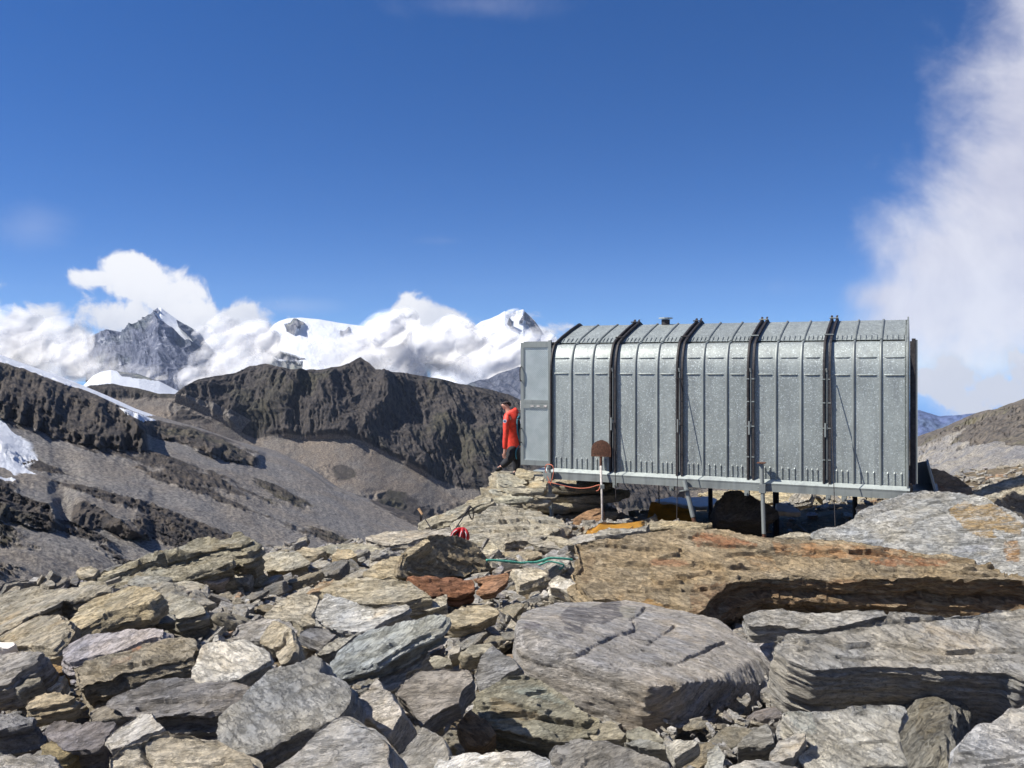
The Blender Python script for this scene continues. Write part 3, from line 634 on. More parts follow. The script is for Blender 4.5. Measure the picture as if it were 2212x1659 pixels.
S('bright speckled grey slab in the centre', 'Z3', [(650, 590), (690, 500), (750, 420), (900, 460), (1080, 510), (1300, 490), (1335, 520), (1180, 600), (1060, 695), (860, 690), (740, 640)], (.52, .52, .51), 26, 10, .2, .20)
S('cream slab behind the bright speckled one', 'Z3', [(310, 570), (400, 500), (540, 410), (700, 450), (690, 500), (650, 590), (700, 650), (560, 660), (500, 610), (370, 600)], (.46, .42, .34), 22, 10, .16, .12)
S('pale purple grey slab behind the cream block', 'Z3', [(60, 720), (120, 640), (300, 590), (520, 620), (560, 680), (540, 750), (300, 745), (180, 745)], (.42, .40, .38), 22, 8, .16, .12)
S('upright cream block with a split face', 'Z3', [(280, 760), (320, 680), (370, 610), (500, 680), (535, 790), (520, 860), (440, 925), (390, 830)], (.48, .43, .34), 40, 16, .18, .24, cracks=[('Z3', [(370, 830), (440, 780), (470, 700)], .02, .03)])
S('long bluish slab pointing up to the right in the centre', 'Z3', [(785, 1000), (800, 900), (840, 830), (940, 750), (1100, 670), (1300, 610), (1480, 580), (1590, 590), (1550, 650), (1400, 730), (1250, 810), (1100, 905), (1010, 935), (880, 965)], (.37, .395, .395), 24, 22, .12, .30, cracks=[('Z3', [(1000, 900), (1200, 790), (1420, 690)], .016, .03)])
S('narrow grey slab propped against the long bluish slab', 'Z3', [(670, 860), (760, 770), (850, 720), (985, 700), (900, 770), (820, 830), (730, 865)], (.34, .335, .31), 26, 18, .1, .22)
S('dark slate piece under the bright speckled slab', 'Z3', [(555, 690), (640, 650), (760, 660), (830, 710), (740, 785), (650, 745)], (.25, .25, .26), 22, -6, .08, .16)
S('pale broken slab right of the centre hollow', 'Z3', [(1120, 990), (1240, 890), (1400, 810), (1480, 840), (1410, 900), (1425, 930), (1300, 970), (1275, 1070), (1170, 1095), (1150, 1050)], (.44, .43, .41), 30, 14, .12, .20)
S('brownish grey slab standing steeply in the lower centre', 'Z3', [(1220, 1110), (1290, 1010), (1400, 950), (1560, 930), (1750, 940), (1795, 1030), (1715, 1110), (1690, 1200), (1500, 1290), (1420, 1365), (1330, 1215), (1230, 1140)], (.28, .265, .255), 42, 8, .16, .26, rough=.8)
S('dark grey block left of the great boulder', 'Z3', [(1780, 1000), (1830, 880), (1930, 780), (2080, 880), (2140, 940), (2000, 1015), (1925, 1095), (1830, 1110)], (.27, .27, .275), 42, 10, .3, .24)
S('pale grey slab with a notched right edge at the bottom', 'Z3', [(915, 1270), (940, 1190), (1110, 1010), (1165, 1090), (1220, 1120), (1300, 1275), (1240, 1360), (1180, 1455), (1050, 1330)], (.44, .43, .425), 40, 16, .2, .26)
S('large pale grey slab at the bottom edge left of centre', 'Z3', [(330, 1700), (560, 1530), (800, 1290), (890, 1265), (1000, 1330), (1130, 1400), (1205, 1500), (1190, 1600), (1230, 1760), (800, 1900), (330, 1850)], (.42, .41, .40), 38, 14, .25, .36, terr=.6)
S('pointed grey block at the bottom centre', 'Z3', [(1215, 1590), (1430, 1365), (1560, 1450), (1605, 1540), (1600, 1700), (1400, 1800), (1240, 1700)], (.40, .39, .375), 40, 8, .25, .24)
S('small sandy stone in the hollow under the bluish slab', 'Z3', [(1440, 900), (1520, 850), (1620, 880), (1640, 920), (1540, 950), (1450, 930)], (.50, .47, .38), 30, 4, .1, .05)
S('layered grey slab right of the hollow', 'Z3', [(1680, 850), (1760, 790), (1880, 770), (1930, 775), (1880, 830), (1740, 865)], (.38, .36, .30), 24, 8, .12, .10)
S('small pale stone among chips right of the bluish slab', 'Z3', [(1600, 840), (1640, 790), (1710, 780), (1690, 840), (1620, 865)], (.46, .43, .38), 30, 0, .12, .08)
S('tan plate in the chips below the rusty slab', 'Z3', [(1560, 600), (1700, 520), (1880, 500), (1960, 560), (1830, 620), (1680, 650), (1600, 640)], (.46, .40, .29), 16, 6, .1, .10)
S('flat grey plate right of the tan slab', 'Z3', [(1400, 530), (1490, 460), (1600, 425), (1600, 490), (1480, 540)], (.38, .36, .31), 18, 12, .1, .08)
S('blocky pale plate beyond the rusty slabs', 'Z3', [(2040, 250), (2212, 230), (2330, 300), (2240, 340), (2110, 380), (2100, 300)], (.46, .42, .34), 20, 6, .12, .12)
S('white quartz block left of the brown ledge', 'Z4', [(560, 330), (620, 290), (700, 320), (790, 390), (740, 420), (640, 380), (560, 370)], (.62, .59, .53), 26, -4, .15, .12)
S('small white quartz stone among the chips', 'Z4', [(480, 430), (515, 393), (560, 415), (550, 445)], (.72, .70, .67), 30, 0, .08, .06)
S('pale flat stone lying against the brown ledge', 'Z4', [(700, 460), (760, 415), (850, 415), (845, 445), (770, 470)], (.60, .59, .56), 22, 8, .05, .08)
# around the great boulder
S('rounded greenish boulder under the great boulder', 'Z4', [(10, 1130), (150, 1060), (280, 1000), (480, 1020), (650, 1130), (780, 1240), (930, 1310), (900, 1430), (700, 1480), (430, 1450), (170, 1400), (60, 1300)], (.33, .315, .25), 44, 2, .5, .12, rough=1.2, cracks=[('Z4', [(160, 1290), (400, 1280), (650, 1330), (850, 1380)], .03, .06), ('Z4', [(100, 1200), (300, 1210), (500, 1270)], .015, .02)],
  stains=[('Z4', [(120, 1150), (240, 1170), (420, 1260), (760, 1320), (420, 1330), (160, 1280)], (.40, .27, .12), .5), ('Z4', [(180, 1090), (480, 1060), (700, 1220), (460, 1160)], (.40, .44, .37), .7)])
boulder('great grey boulder in the middle foreground with dark patches on top', 'Z4',
  [(330, 640, .35), (400, 540, 1.0), (640, 490, 1.5), (1100, 480, 1.65), (1400, 575, 1.5), (1740, 600, 1.35), (2080, 860, .9), (2190, 1050, .75), (2100, 1140, .6), (1860, 1290, .25), (1450, 1390, 0), (1180, 1250, .02), (460, 900, .12), (330, 800, .25), (1240, 1060, -.12), (1640, 1040, .05), (950, 960, -.02)],
  (.385, .37, .36), (-.12, -.52, .84), (.35, .35, .3), Ybase=4.75, rough=.48,
  stains=[('Z4', [(640, 600), (700, 520), (880, 500), (1060, 480), (1090, 560), (960, 620), (860, 640), (760, 700), (660, 680)], (.12, .115, .125), .85), ('Z4', [(370, 680), (420, 620), (500, 640), (450, 700)], (.15, .13, .15), .8), ('Z4', [(600, 740), (640, 700), (740, 730), (640, 750)], (.15, .14, .15), .7), ('Z4', [(1040, 520), (1160, 510), (1140, 600), (1060, 580)], (.5, .46, .34), .7)],
  cracks=[('Z4', [(1230, 520), (1145, 610), (1165, 680), (1050, 720), (900, 790), (820, 850), (640, 890)], .028, .10), ('Z4', [(1430, 650), (1380, 710), (1240, 780)], .02, .05), ('Z4', [(1000, 830), (1140, 840), (1250, 820)], .016, .04), ('Z4', [(350, 830), (480, 900), (700, 960), (950, 1040), (1200, 1180), (1400, 1330)], .025, .05), ('Z4', [(1000, 930), (1440, 930), (1540, 880), (1800, 770)], .022, .05)])
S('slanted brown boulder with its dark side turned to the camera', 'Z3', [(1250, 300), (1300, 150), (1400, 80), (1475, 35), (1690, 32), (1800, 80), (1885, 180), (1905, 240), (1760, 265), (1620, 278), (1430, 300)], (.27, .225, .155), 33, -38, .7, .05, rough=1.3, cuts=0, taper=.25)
S('sunlit end, painted paler, of the slanted brown boulder', 'Z3', [(1005, 270), (1110, 200), (1300, 130), (1470, 34), (1490, 60), (1320, 165), (1262, 302), (1120, 310), (1020, 305)], (.36, .31, .22), 30, 14, .3, .1, cuts=0)  # same boulder as above; the sunlight is put into a paler colour
S('dark grey layered slab along the bottom under the great boulder', 'Z4', [(550, 1560), (600, 1500), (760, 1460), (1000, 1500), (1200, 1560), (1400, 1640), (1390, 1760), (900, 1800), (560, 1700)], (.255, .25, .245), 34, 4, .2, .16)
S('small tilted stone under the great boulder', 'Z4', [(820, 1400), (900, 1350), (985, 1322), (1100, 1420), (1060, 1445), (880, 1450)], (.36, .34, .28), 36, 4, .12, .14)
S('pale folded stone right of the stacked plates', 'Z4', [(1370, 1490), (1450, 1440), (1630, 1465), (1580, 1510), (1440, 1590)], (.44, .43, .40), 34, 8, .1, .14)
S('thin layered plate under the great boulder', 'Z4', [(1100, 1390), (1200, 1358), (1290, 1395), (1365, 1465), (1200, 1445), (1110, 1430)], (.30, .29, .24), 32, 4, .08, .16)
S('second layered plate stacked in front of the thin one', 'Z4', [(1060, 1470), (1200, 1440), (1380, 1480), (1385, 1540), (1240, 1530), (1100, 1500)], (.33, .32, .28), 32, 2, .08, .14)
S('blunt grey block in the shade right of the great boulder', 'Z4', [(1885, 1490), (1950, 1420), (2100, 1330), (2145, 1480), (2060, 1512), (1900, 1500)], (.36, .345, .31), 36, 6, .16, .14)
S('rusty brown block in the gap left of the greenish boulder', 'Z3', [(1680, 1350), (1770, 1250), (1900, 1330), (1950, 1410), (1885, 1475), (1750, 1490), (1700, 1425)], (.27, .19, .115), 40, 0, .2, .14)
S('small grey stone below the rusty brown block', 'Z3', [(1640, 1480), (1740, 1450), (1860, 1500), (1860, 1530), (1700, 1530)], (.42, .39, .34), 34, 4, .15, .1)
S('sparkling white slab at the bottom centre', 'Z4', [(-250, 1600), (0, 1530), (200, 1525), (430, 1520), (560, 1560), (610, 1680), (500, 1800), (-250, 1800)], (.56, .56, .56), 30, 4, .2, .26)
# right foreground
S('tongue of grey slab split off the top of the broad light grey ledge', 'Z5', [(188, 592), (330, 540), (440, 530), (700, 556), (900, 545), (1230, 525), (1270, 575), (1130, 610), (1000, 640), (820, 684), (540, 686), (240, 672)], (.37, .36, .34), 26, 6, .13, .62, Y=5.35, anchor=(700, 640), rough=.6)
S('broad light grey ledge slab with long cracks on the right', 'Z5', [(430, 800), (540, 694), (820, 694), (1010, 650), (1230, 600), (1260, 540), (1500, 555), (1850, 560), (2212, 520), (2600, 480), (2800, 800), (2600, 1060), (2212, 1040), (2100, 985), (1750, 970), (1620, 975), (1400, 950), (1000, 945), (720, 965), (540, 895)],
  (.37, .36, .34), 32, 6, .42, .36, anchor=(1300, 975), terr=1.2, taper=.03, cuts=0, rough=.6, jag=.5,
  cracks=[('Z5', [(1050, 640), (1300, 620), (1700, 600), (2212, 590)], .02, .05), ('Z5', [(500, 760), (760, 760), (960, 800), (1150, 790), (1500, 810), (1700, 835), (2250, 825)], .024, .07), ('Z5', [(1920, 600), (1880, 700)], .03, .04), ('Z5', [(900, 880), (1500, 900), (2200, 900)], .012, .03)])
boulder('dark pyramid shaped boulder at the lower right', 'Z5',
  [(1300, 1400, .35), (1380, 1280, .5), (1430, 1110, .55), (1480, 1065, .6), (1640, 1045, .75), (1750, 1105, .8), (2000, 1170, 1.05), (2085, 1212, 1.1), (1940, 1340, .6), (1700, 1250, .2), (1380, 1760, -.05), (1700, 1760, -.1), (1600, 1480, .0)],
  (.215, .21, .19), (-.5, -.5, .7), (.4, .3, .3), Ybase=3.9, rough=1.1, stains=[('Z5', [(1480, 1150), (1650, 1080), (1700, 1300), (1520, 1450), (1440, 1400)], (.30, .25, .16), .6)])
S('sparkling light boulder in the bottom right corner', 'Z5', [(1670, 1700), (1740, 1520), (1880, 1355), (1990, 1340), (2110, 1232), (2250, 1220), (2420, 1300), (2420, 1850), (1670, 1850)], (.50, .495, .49), 40, 12, .3, .25)
S('large speckled pale slab left of the dark pyramid boulder', 'Z5', [(525, 1260), (700, 1250), (1030, 1220), (1260, 1212), (1375, 1220), (1320, 1300), (1310, 1430), (1370, 1620), (1100, 1630), (700, 1660), (630, 1580), (740, 1500), (680, 1420), (560, 1330)], (.44, .435, .41), 34, 4, .2, .20, stains=[('Z5', [(520, 1250), (700, 1240), (760, 1400), (640, 1420)], (.42, .46, .40), .6)])
S('rounded pale stone left of the speckled slab', 'Z5', [(400, 1580), (470, 1460), (680, 1398), (680, 1460), (590, 1590), (430, 1620)], (.43, .42, .40), 34, 14, .16, .22)
S('narrow upright pale stone above the rounded one', 'Z5', [(465, 1380), (480, 1300), (520, 1330), (570, 1400), (480, 1460)], (.42, .41, .39), 40, 4, .1, .16)
S('pale block under the left end of the light grey ledge', 'Z5', [(430, 950), (500, 920), (600, 920), (695, 985), (645, 1080), (590, 1135), (530, 1040)], (.43, .42, .39), 40, 4, .2, .05)
S('lilac grey plate under the notch of the light grey ledge', 'Z5', [(250, 765), (400, 735), (490, 735), (440, 800), (545, 900), (450, 910)], (.52, .50, .50), 36, 4, .1, .1)
S('shaded grey stone in the gap below the light grey ledge', 'Z5', [(690, 1190), (720, 1150), (860, 1190), (920, 1245), (800, 1260), (690, 1250)], (.38, .36, .31), 34, 0, .12, .05)
S('flat pale slab along the bottom edge right of centre', 'Z5', [(120, 1650), (250, 1600), (420, 1590), (620, 1640), (700, 1760), (100, 1780)], (.42, .41, .39), 34, 4, .2, .16)
S('small white stone at the bottom beside the dark slab', 'Z5', [(-20, 1530), (50, 1480), (110, 1560), (100, 1680), (-10, 1680)], (.50, .51, .49), 40, 4, .15, .2)
# the brown ledge and the grey boulder
S('great brown and orange ledge of schist in front of the hut', 'D', [(1239, 1172), (1282, 1162), (1345, 1157), (1404, 1150), (1456, 1143), (1517, 1142), (1578, 1146), (1652, 1160), (1725, 1163), (1836, 1166), (1881, 1177), (1940, 1184), (2032, 1197), (2104, 1214), (2212, 1251), (2360, 1290), (2360, 1330), (2212, 1268), (2086, 1262), (1895, 1254), (1755, 1246), (1650, 1246), (1578, 1264), (1552, 1282), (1505, 1330), (1455, 1330), (1431, 1315), (1358, 1298), (1272, 1290), (1254, 1268), (1226, 1238), (1250, 1220), (1243, 1196)],
  (.35, .285, .195), 30, 2, .62, .16, anchor=(1640, 1335), rough=1.5, taper=.10, cuts=0,
  stains=[('A4', [(400, 760), (1200, 760), (2000, 780), (2300, 840), (2000, 960), (1200, 960), (500, 900)], (.55, .40, .22), .45), ('A4', [(1230, 640), (1350, 600), (1600, 640), (1850, 710), (1700, 745), (1300, 720)], (.46, .20, .09), .85), ('A4', [(880, 870), (1000, 820), (1200, 830), (1230, 880), (950, 900)], (.52, .27, .14), .8), ('A5', [(0, 690), (500, 700), (1200, 730), (1180, 800), (700, 850), (0, 790)], (.56, .29, .12), .85), ('A5', [(840, 850), (1200, 800), (1600, 850), (1500, 890), (900, 890)], (.48, .21, .09), .85),
          ('A4', [(1700, 800), (1950, 800), (2050, 950), (1800, 900)], (.60, .38, .18), .7), ('A4', [(800, 1210), (930, 1200), (1100, 1290), (1000, 1320)], (.62, .36, .12), .9), ('A4', [(200, 700), (350, 690), (420, 850), (330, 1060), (160, 900)], (.25, .17, .09), .7), ('D', [(1500, 1262), (1900, 1250), (2360, 1262), (2360, 1500), (1450, 1500)], (.30, .17, .08), .75)],
  cracks=[('A4', [(300, 700), (600, 720), (900, 750), (1180, 745)], .03, .05), ('A4', [(520, 1010), (900, 1050), (1200, 1020)], .025, .04), ('A4', [(350, 880), (800, 900), (1300, 890), (1900, 930)], .016, .03), ('A4', [(700, 1120), (1100, 1110), (1500, 1090)], .02, .04), ('A4', [(1300, 700), (1900, 740), (2300, 760)], .02, .04), ('A5', [(900, 930), (1500, 950), (2100, 980)], .018, .03), ('A5', [(680, 770), (1100, 800), (1480, 830), (1800, 870), (2200, 990)], .03, .08)])
S('large blue grey boulder with an orange patch beside the right end of the hut', 'A5', [(365, 620), (380, 590), (430, 568), (640, 530), (790, 410), (940, 340), (1180, 262), (1330, 232), (1560, 245), (1800, 262), (1960, 340), (2130, 430), (2260, 560), (2420, 760), (2500, 1200), (2212, 1040), (1770, 870), (1480, 800), (1100, 750), (860, 720), (680, 680)],
  (.375, .38, .375), 28, 8, .9, .1, Y=9.6, anchor=(1300, 740), rough=1.2, cuts=0, cracks=[('A5', [(700, 660), (1100, 540), (1500, 430), (1800, 350)], .03, .07), ('A5', [(560, 500), (900, 430), (1300, 330)], .03, .04), ('A5', [(1740, 820), (1900, 780)], .03, .06)],
  stains=[('A5', [(1560, 420), (1680, 310), (1780, 360), (1960, 350), (2200, 520), (2180, 640), (1940, 570), (1980, 655), (1850, 660), (1700, 580)], (.50, .34, .15), .92), ('A5', [(2040, 680), (2180, 680), (2180, 860), (2040, 850)], (.42, .22, .07), .9), ('A5', [(430, 560), (800, 420), (1300, 240), (1600, 260), (1300, 330), (900, 440), (640, 560)], (.46, .42, .34), .6), ('A5', [(1540, 760), (1980, 680), (1900, 760), (1650, 800)], (.55, .55, .56), .7)])
S('rusty domed rock behind the right end of the hut', 'A5', [(1150, 60), (1230, 0), (1330, 6), (1500, 50), (1650, 120), (1780, 225), (1700, 300), (1330, 300), (1150, 290)], (.36, .25, .155), 38, -4, .6, .3, Y=15.2, stains=[('A5', [(1240, 90), (1400, 120), (1560, 240), (1300, 240)], (.42, .20, .09), .8)])
S('layered tan ledge at the right edge behind the blue grey boulder', 'A5', [(1740, 225), (1840, 180), (2000, 130), (2212, 60), (2450, -10), (2500, 420), (2300, 400), (2130, 250), (1950, 330), (1780, 268)], (.38, .35, .28), 28, 6, .7, .4, Y=13.8, anchor=(2000, 200), cracks=[('A5', [(1800, 210), (2050, 220), (2212, 180)], .03, .06)])
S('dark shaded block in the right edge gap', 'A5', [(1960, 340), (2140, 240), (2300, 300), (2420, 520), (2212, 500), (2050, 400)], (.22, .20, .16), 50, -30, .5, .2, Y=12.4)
S('small pale rock under the edge of the hut on the brown ledge', 'A5', [(0, 650), (160, 600), (250, 595), (380, 620), (300, 650), (100, 665)], (.42, .39, .32), 20, 4, .2, .2, Y=10.4)
S('folded grey slab under the shovel on top of the brown ledge', 'A4', [(385, 650), (430, 590), (520, 560), (700, 565), (880, 545), (900, 510), (860, 600), (650, 625), (500, 640)], (.33, .32, .29), 26, 6, .25, .3, Y=10.2)
S('tan plate below the wire on top of the brown ledge', 'A4', [(890, 520), (990, 490), (1200, 495), (1450, 520), (1440, 545), (1300, 560), (1050, 550), (900, 575)], (.40, .34, .23), 18, 0, .12, .3, Y=10.6)
# between the field and the hut
S('long flat pale slab on the skyline left of the backpack', 'A3', [(-400, 660), (-330, 620), (-100, 585), (100, 575), (390, 560), (420, 640), (150, 655), (0, 695), (-200, 705)], (.43, .40, .35), 9, 2, .2, .2, Y=11.5)
S('layered slab rising to the right on the skyline behind the backpack', 'A3', [(70, 550), (200, 480), (420, 390), (600, 290), (700, 258), (740, 280), (750, 320), (560, 400), (410, 510), (250, 530), (150, 575)], (.34, .32, .26), 16, 20, .3, .2, Y=13.6)
boulder('big layered grey boulder under the left end of the hut', 'A3',
  [(540, 640, 0), (600, 690, -.1), (850, 700, -.3), (430, 560, .5), (420, 500, 1.2), (560, 430, 1.7), (740, 365, 2.2), (900, 372, 2.2), (1170, 400, 2.0), (1280, 470, 1.3), (1390, 540, .7), (1180, 610, .0), (1000, 650, -.15)],
  (.385, .36, .30), (-.1, -.25, .95), (.5, .3, .5), Ybase=12.0, rough=1.9, cracks=[('A3', [(450, 540), (700, 520), (1000, 490), (1250, 520)], .05, .12), ('A3', [(600, 470), (900, 440), (1200, 440)], .04, .1), ('A3', [(560, 600), (900, 580), (1150, 560)], .05, .1)])
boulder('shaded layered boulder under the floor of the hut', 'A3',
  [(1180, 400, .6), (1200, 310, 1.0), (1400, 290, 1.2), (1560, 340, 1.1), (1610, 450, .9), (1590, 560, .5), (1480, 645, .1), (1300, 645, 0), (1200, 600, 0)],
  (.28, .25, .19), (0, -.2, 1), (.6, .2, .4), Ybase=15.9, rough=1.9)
for lb, poly, c, t_, yy, ro in (
  ('flat slab crossing the foot of the stack below the boulder', [(830, 680), (900, 635), (1100, 640), (1290, 680), (1380, 745), (1200, 740), (980, 695), (850, 715)], (.38, .35, .29), .16, 11.3, 0),
  ('pointed slab under the end of the red rope', [(1225, 632), (1280, 614), (1400, 650), (1470, 700), (1385, 722), (1260, 665)], (.40, .37, .30), .12, 11.4, -6),
  ('thick brown slab above the green rope', [(840, 812), (940, 758), (1180, 770), (1195, 800), (1060, 845), (900, 832)], (.33, .29, .22), .16, 10.3, 4),
  ('pale block left of the slabs above the green rope', [(640, 760), (690, 690), (760, 690), (810, 740), (740, 800), (650, 790)], (.48, .44, .34), .2, 10.6, 4),
  ('grey stone in the gap beside the brown ledge', [(1250, 870), (1270, 810), (1380, 815), (1440, 850), (1400, 900), (1280, 890)], (.36, .355, .34), .15, 9.8, 0),
  ('dark pointed stone below the green rope', [(990, 880), (1060, 865), (1170, 880), (1235, 970), (1150, 960), (1060, 900)], (.24, .24, .245), .12, 9.2, 0)):
    S(lb, 'A3', poly, c, 24, ro, t_, .1, Y=yy)
# the dry stone stack that carries the left end of the hut
for lb, poly, c, t_, yy, ro in (
  ('top tan boulder of the stone stack beside the door', [(945, 100), (945, 60), (975, 30), (1030, 38), (1090, 70), (1125, 95), (1100, 122), (1000, 115)], (.43, .38, .27), .18, 15.6, 0),
  ('upper left slab of the stone stack', [(790, 60), (880, 75), (1000, 110), (1060, 150), (1035, 165), (900, 130), (800, 95)], (.40, .385, .32), .1, 15.4, -12),
  ('thick pale slab second from the top of the stone stack', [(778, 125), (850, 110), (960, 140), (1060, 198), (950, 207), (860, 180), (790, 150)], (.46, .44, .36), .16, 15.2, -8),
  ('small slab of the stone stack touching the post', [(1055, 190), (1090, 150), (1160, 135), (1235, 160), (1225, 210), (1120, 203)], (.44, .39, .28), .14, 15.2, 6),
  ('thin slab tucked under the door side of the stack', [(1045, 140), (1130, 102), (1205, 100), (1195, 130), (1080, 162)], (.38, .36, .30), .06, 15.5, 12),
  ('long thin plate jutting left from the stone stack', [(715, 212), (860, 205), (1050, 258), (980, 275), (860, 252), (760, 240)], (.40, .39, .33), .08, 15.0, 0),
  ('long plate across the middle of the stone stack', [(875, 200), (1060, 200), (1210, 222), (1190, 242), (920, 242)], (.36, .34, .28), .1, 15.0, 0),
  ('lower plate of the stone stack over the layered boulder', [(740, 290), (860, 268), (1110, 288), (1060, 312), (900, 318), (800, 325)], (.39, .38, .31), .1, 14.8, 4),
  ('small white stone on the layered boulder', [(790, 350), (830, 335), (890, 355), (870, 375), (810, 370)], (.60, .59, .55), .06, 14.2, 0),
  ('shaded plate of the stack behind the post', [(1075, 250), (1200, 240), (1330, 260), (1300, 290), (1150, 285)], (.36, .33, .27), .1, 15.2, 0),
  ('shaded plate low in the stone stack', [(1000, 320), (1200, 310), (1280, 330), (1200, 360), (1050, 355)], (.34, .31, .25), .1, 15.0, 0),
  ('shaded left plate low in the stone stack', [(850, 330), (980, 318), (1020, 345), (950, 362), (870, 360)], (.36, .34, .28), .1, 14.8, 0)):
    S(lb, 'A3', poly, c, 22, ro, t_, .1, Y=yy, foot=False, vk=1.6)
# core of the stack and of the ground under the hut, wide slabs seen in the gaps
FD = [(.15, 18.6, 1.5, 1.6, -2.34, 'broad ledge the person in red stands on')] + [(.95 + .22 * math.sin(q * 2.1), 16.9 - .05 * q, 2.1 + .12 * q, 1.9 + .1 * q, -2.24 - .17 * q, l_) for q, l_ in enumerate((
  'topmost slab under the left corner of the hut floor', 'second slab down under the left corner of the hut', 'third slab down under the left corner of the hut', 'fourth slab down under the left corner of the hut', 'fifth slab down under the left corner of the hut',
  'sixth slab down under the left corner of the hut', 'wide dark slab at the foot of the stone stack', 'half buried slab behind the stone stack', 'lowest buried slab behind the stone stack'))] + [(.3 + .1 * math.sin(q * 1.7), 18.3 - .1 * q, 2.0 + .3 * q, 2.0 + .3 * q, -2.52 - .26 * q, l_) for q, l_ in enumerate((
  'slab under the ledge of the person in red', 'second slab under the ledge of the person in red', 'third slab under the ledge of the person in red', 'deep slab under the ledge of the person in red'))]
for i, (x, y, w_, d_, z, lb_) in enumerate(FD):
    nseed[0] += 1; rnd = random.Random(nseed[0]); bm = bmesh.new(); m_ = 9
    rr = [rnd.uniform(.8, 1.05) for _ in range(m_)]
    tp = [bm.verts.new((w_ / 2 * rr[k] * math.cos(k * 2 * math.pi / m_), d_ / 2 * rr[k] * math.sin(k * 2 * math.pi / m_), 0)) for k in range(m_)]
    th_ = .15 if w_ < 3.3 and y < 17.5 else .26; bt = [bm.verts.new((v.co.x * .94, v.co.y * .94, -th_)) for v in tp]
    bm.faces.new(tp); bm.faces.new(bt[::-1])
    for k in range(m_): bm.faces.new((tp[k], bt[k], bt[(k + 1) % m_], tp[(k + 1) % m_]))
    bmesh.ops.recalc_face_normals(bm, faces=bm.faces[:]); bmesh.ops.triangulate(bm, faces=bm.faces[:])
    me = remesh(bm, .045); weather(me, w_, nseed[0], 1.3); blank_tint(me); smooth(me); o = obj('foundation_rock', me, ROCK, loc=(x, y, z)); o.color = (.36, .33, .26, 1)
    tag(o, lb_, 'rock')
# skyline on the left
S('long dark slab tilted up to the right on the left skyline', 'A1', [(610, 1215), (720, 1130), (1000, 1040), (1240, 980), (1460, 950), (1700, 893), (1790, 915), (1720, 950), (1500, 985), (1280, 1035), (1050, 1095), (850, 1165), (700, 1215)], (.32, .30, .235), 9, 15, .62, .1, Y=9.0, anchor=(640, 1210), rough=1.8, cuts=0, taper=-.02, terr=1.5)
S('lower leaf of the dark skyline slab', 'A1', [(690, 1250), (850, 1190), (1100, 1120), (1400, 1075), (1640, 1030), (1650, 1080), (1400, 1150), (1100, 1200), (800, 1262)], (.30, .28, .22), 14, 14, .4, .1, Y=8.8, anchor=(760, 1250), rough=1.6, cuts=0)
for lb, poly, c, t_, yy, ro, pi_ in (
  ('purplish block below the dark skyline slab', [(1420, 1225), (1450, 1130), (1520, 1105), (1620, 1125), (1615, 1205), (1540, 1245)], (.40, .37, .36), .25, 8.6, 4, 34),
  ('pale block right of the purplish block on the left', [(1590, 1235), (1660, 1150), (1750, 1118), (1775, 1180), (1740, 1235)], (.48, .46, .40), .2, 8.8, 8, 32),
  ('peaked grey rock on the skyline right of the dark slab', [(1715, 1115), (1830, 1040), (1940, 1013), (2060, 1018), (2185, 1090), (2050, 1132), (1860, 1122)], (.40, .38, .32), .3, 9.8, 6, 24),
  ('small rounded rock at the left foot of the dark slab', [(520, 1160), (560, 1120), (640, 1108), (700, 1135), (660, 1195), (570, 1195)], (.42, .38, .30), .2, 8.9, 8, 26),
  ('two fold grey slab in front of the dark skyline slab', [(900, 1220), (950, 1168), (1100, 1190), (1250, 1205), (1120, 1245), (980, 1250)], (.31, .31, .29), .14, 8.5, -4, 20),
  ('narrow slab left of the two fold grey slab', [(550, 1245), (640, 1215), (760, 1230), (770, 1265), (620, 1275)], (.36, .33, .26), .12, 8.3, 6, 18),
  ('grey slab lying under the right end of the dark slab', [(1150, 1250), (1300, 1215), (1480, 1240), (1470, 1280), (1280, 1290)], (.36, .34, .29), .14, 8.3, 4, 18),
  ('brown block at the middle of the skyline', [(2080, 1010), (2140, 985), (2230, 990), (2300, 1020), (2240, 1050), (2100, 1045)], (.38, .34, .26), .2, 10.6, 4, 24),
  ('small tan block standing right of the skyline rocks', [(2330, 1035), (2380, 985), (2470, 990), (2520, 1030), (2430, 1060)], (.48, .41, .29), .2, 10.4, 4, 26),
  ('long low slab on the skyline left of the pale flat one', [(2200, 1000), (2330, 960), (2500, 965), (2700, 985), (2640, 1015), (2420, 1010)], (.39, .37, .30), .16, 11.2, 4, 14)):
    S(lb, 'A1', poly, c, pi_, ro, t_, .1, Y=yy)
# ------------------------------------------------------------------ loose stones
def stone_mesh(seed, flat, n=13):
    rnd = random.Random(seed); bm = bmesh.new(); el = rnd.uniform(.5, .85)
    for i in range(n):
        a = rnd.uniform(0, 2 * math.pi); r = rnd.uniform(.62, 1)
        for z in ((-.5, .5) if rnd.random() < .75 else (rnd.uniform(-.5, .5),)):
            bm.verts.new((r * math.cos(a) * .5, r * math.sin(a) * .5 * el, z * flat * rnd.uniform(.7, 1)))
    r = bmesh.ops.convex_hull(bm, input=bm.verts[:])
    bmesh.ops.delete(bm, geom=list(set(g for g in r['geom_interior'] + r['geom_unused'] if isinstance(g, bmesh.types.BMVert))), context='VERTS')
    facet_cuts(bm, 3, 1, rnd, .12); bmesh.ops.triangulate(bm, faces=bm.faces[:]); return bm
STONES = []
for i in range(22):
    me = remesh(stone_mesh(300 + i, (.12, .2, .3, .45)[i % 4]), .026); me.name = 'loose_stone'
    c = co_get(me); c *= .5; co_set(me, c); weather(me, .45, 300 + i, 1.0); c = co_get(me); c *= 2; co_set(me, c); crisp(me); blank_tint(me); STONES.append(me)
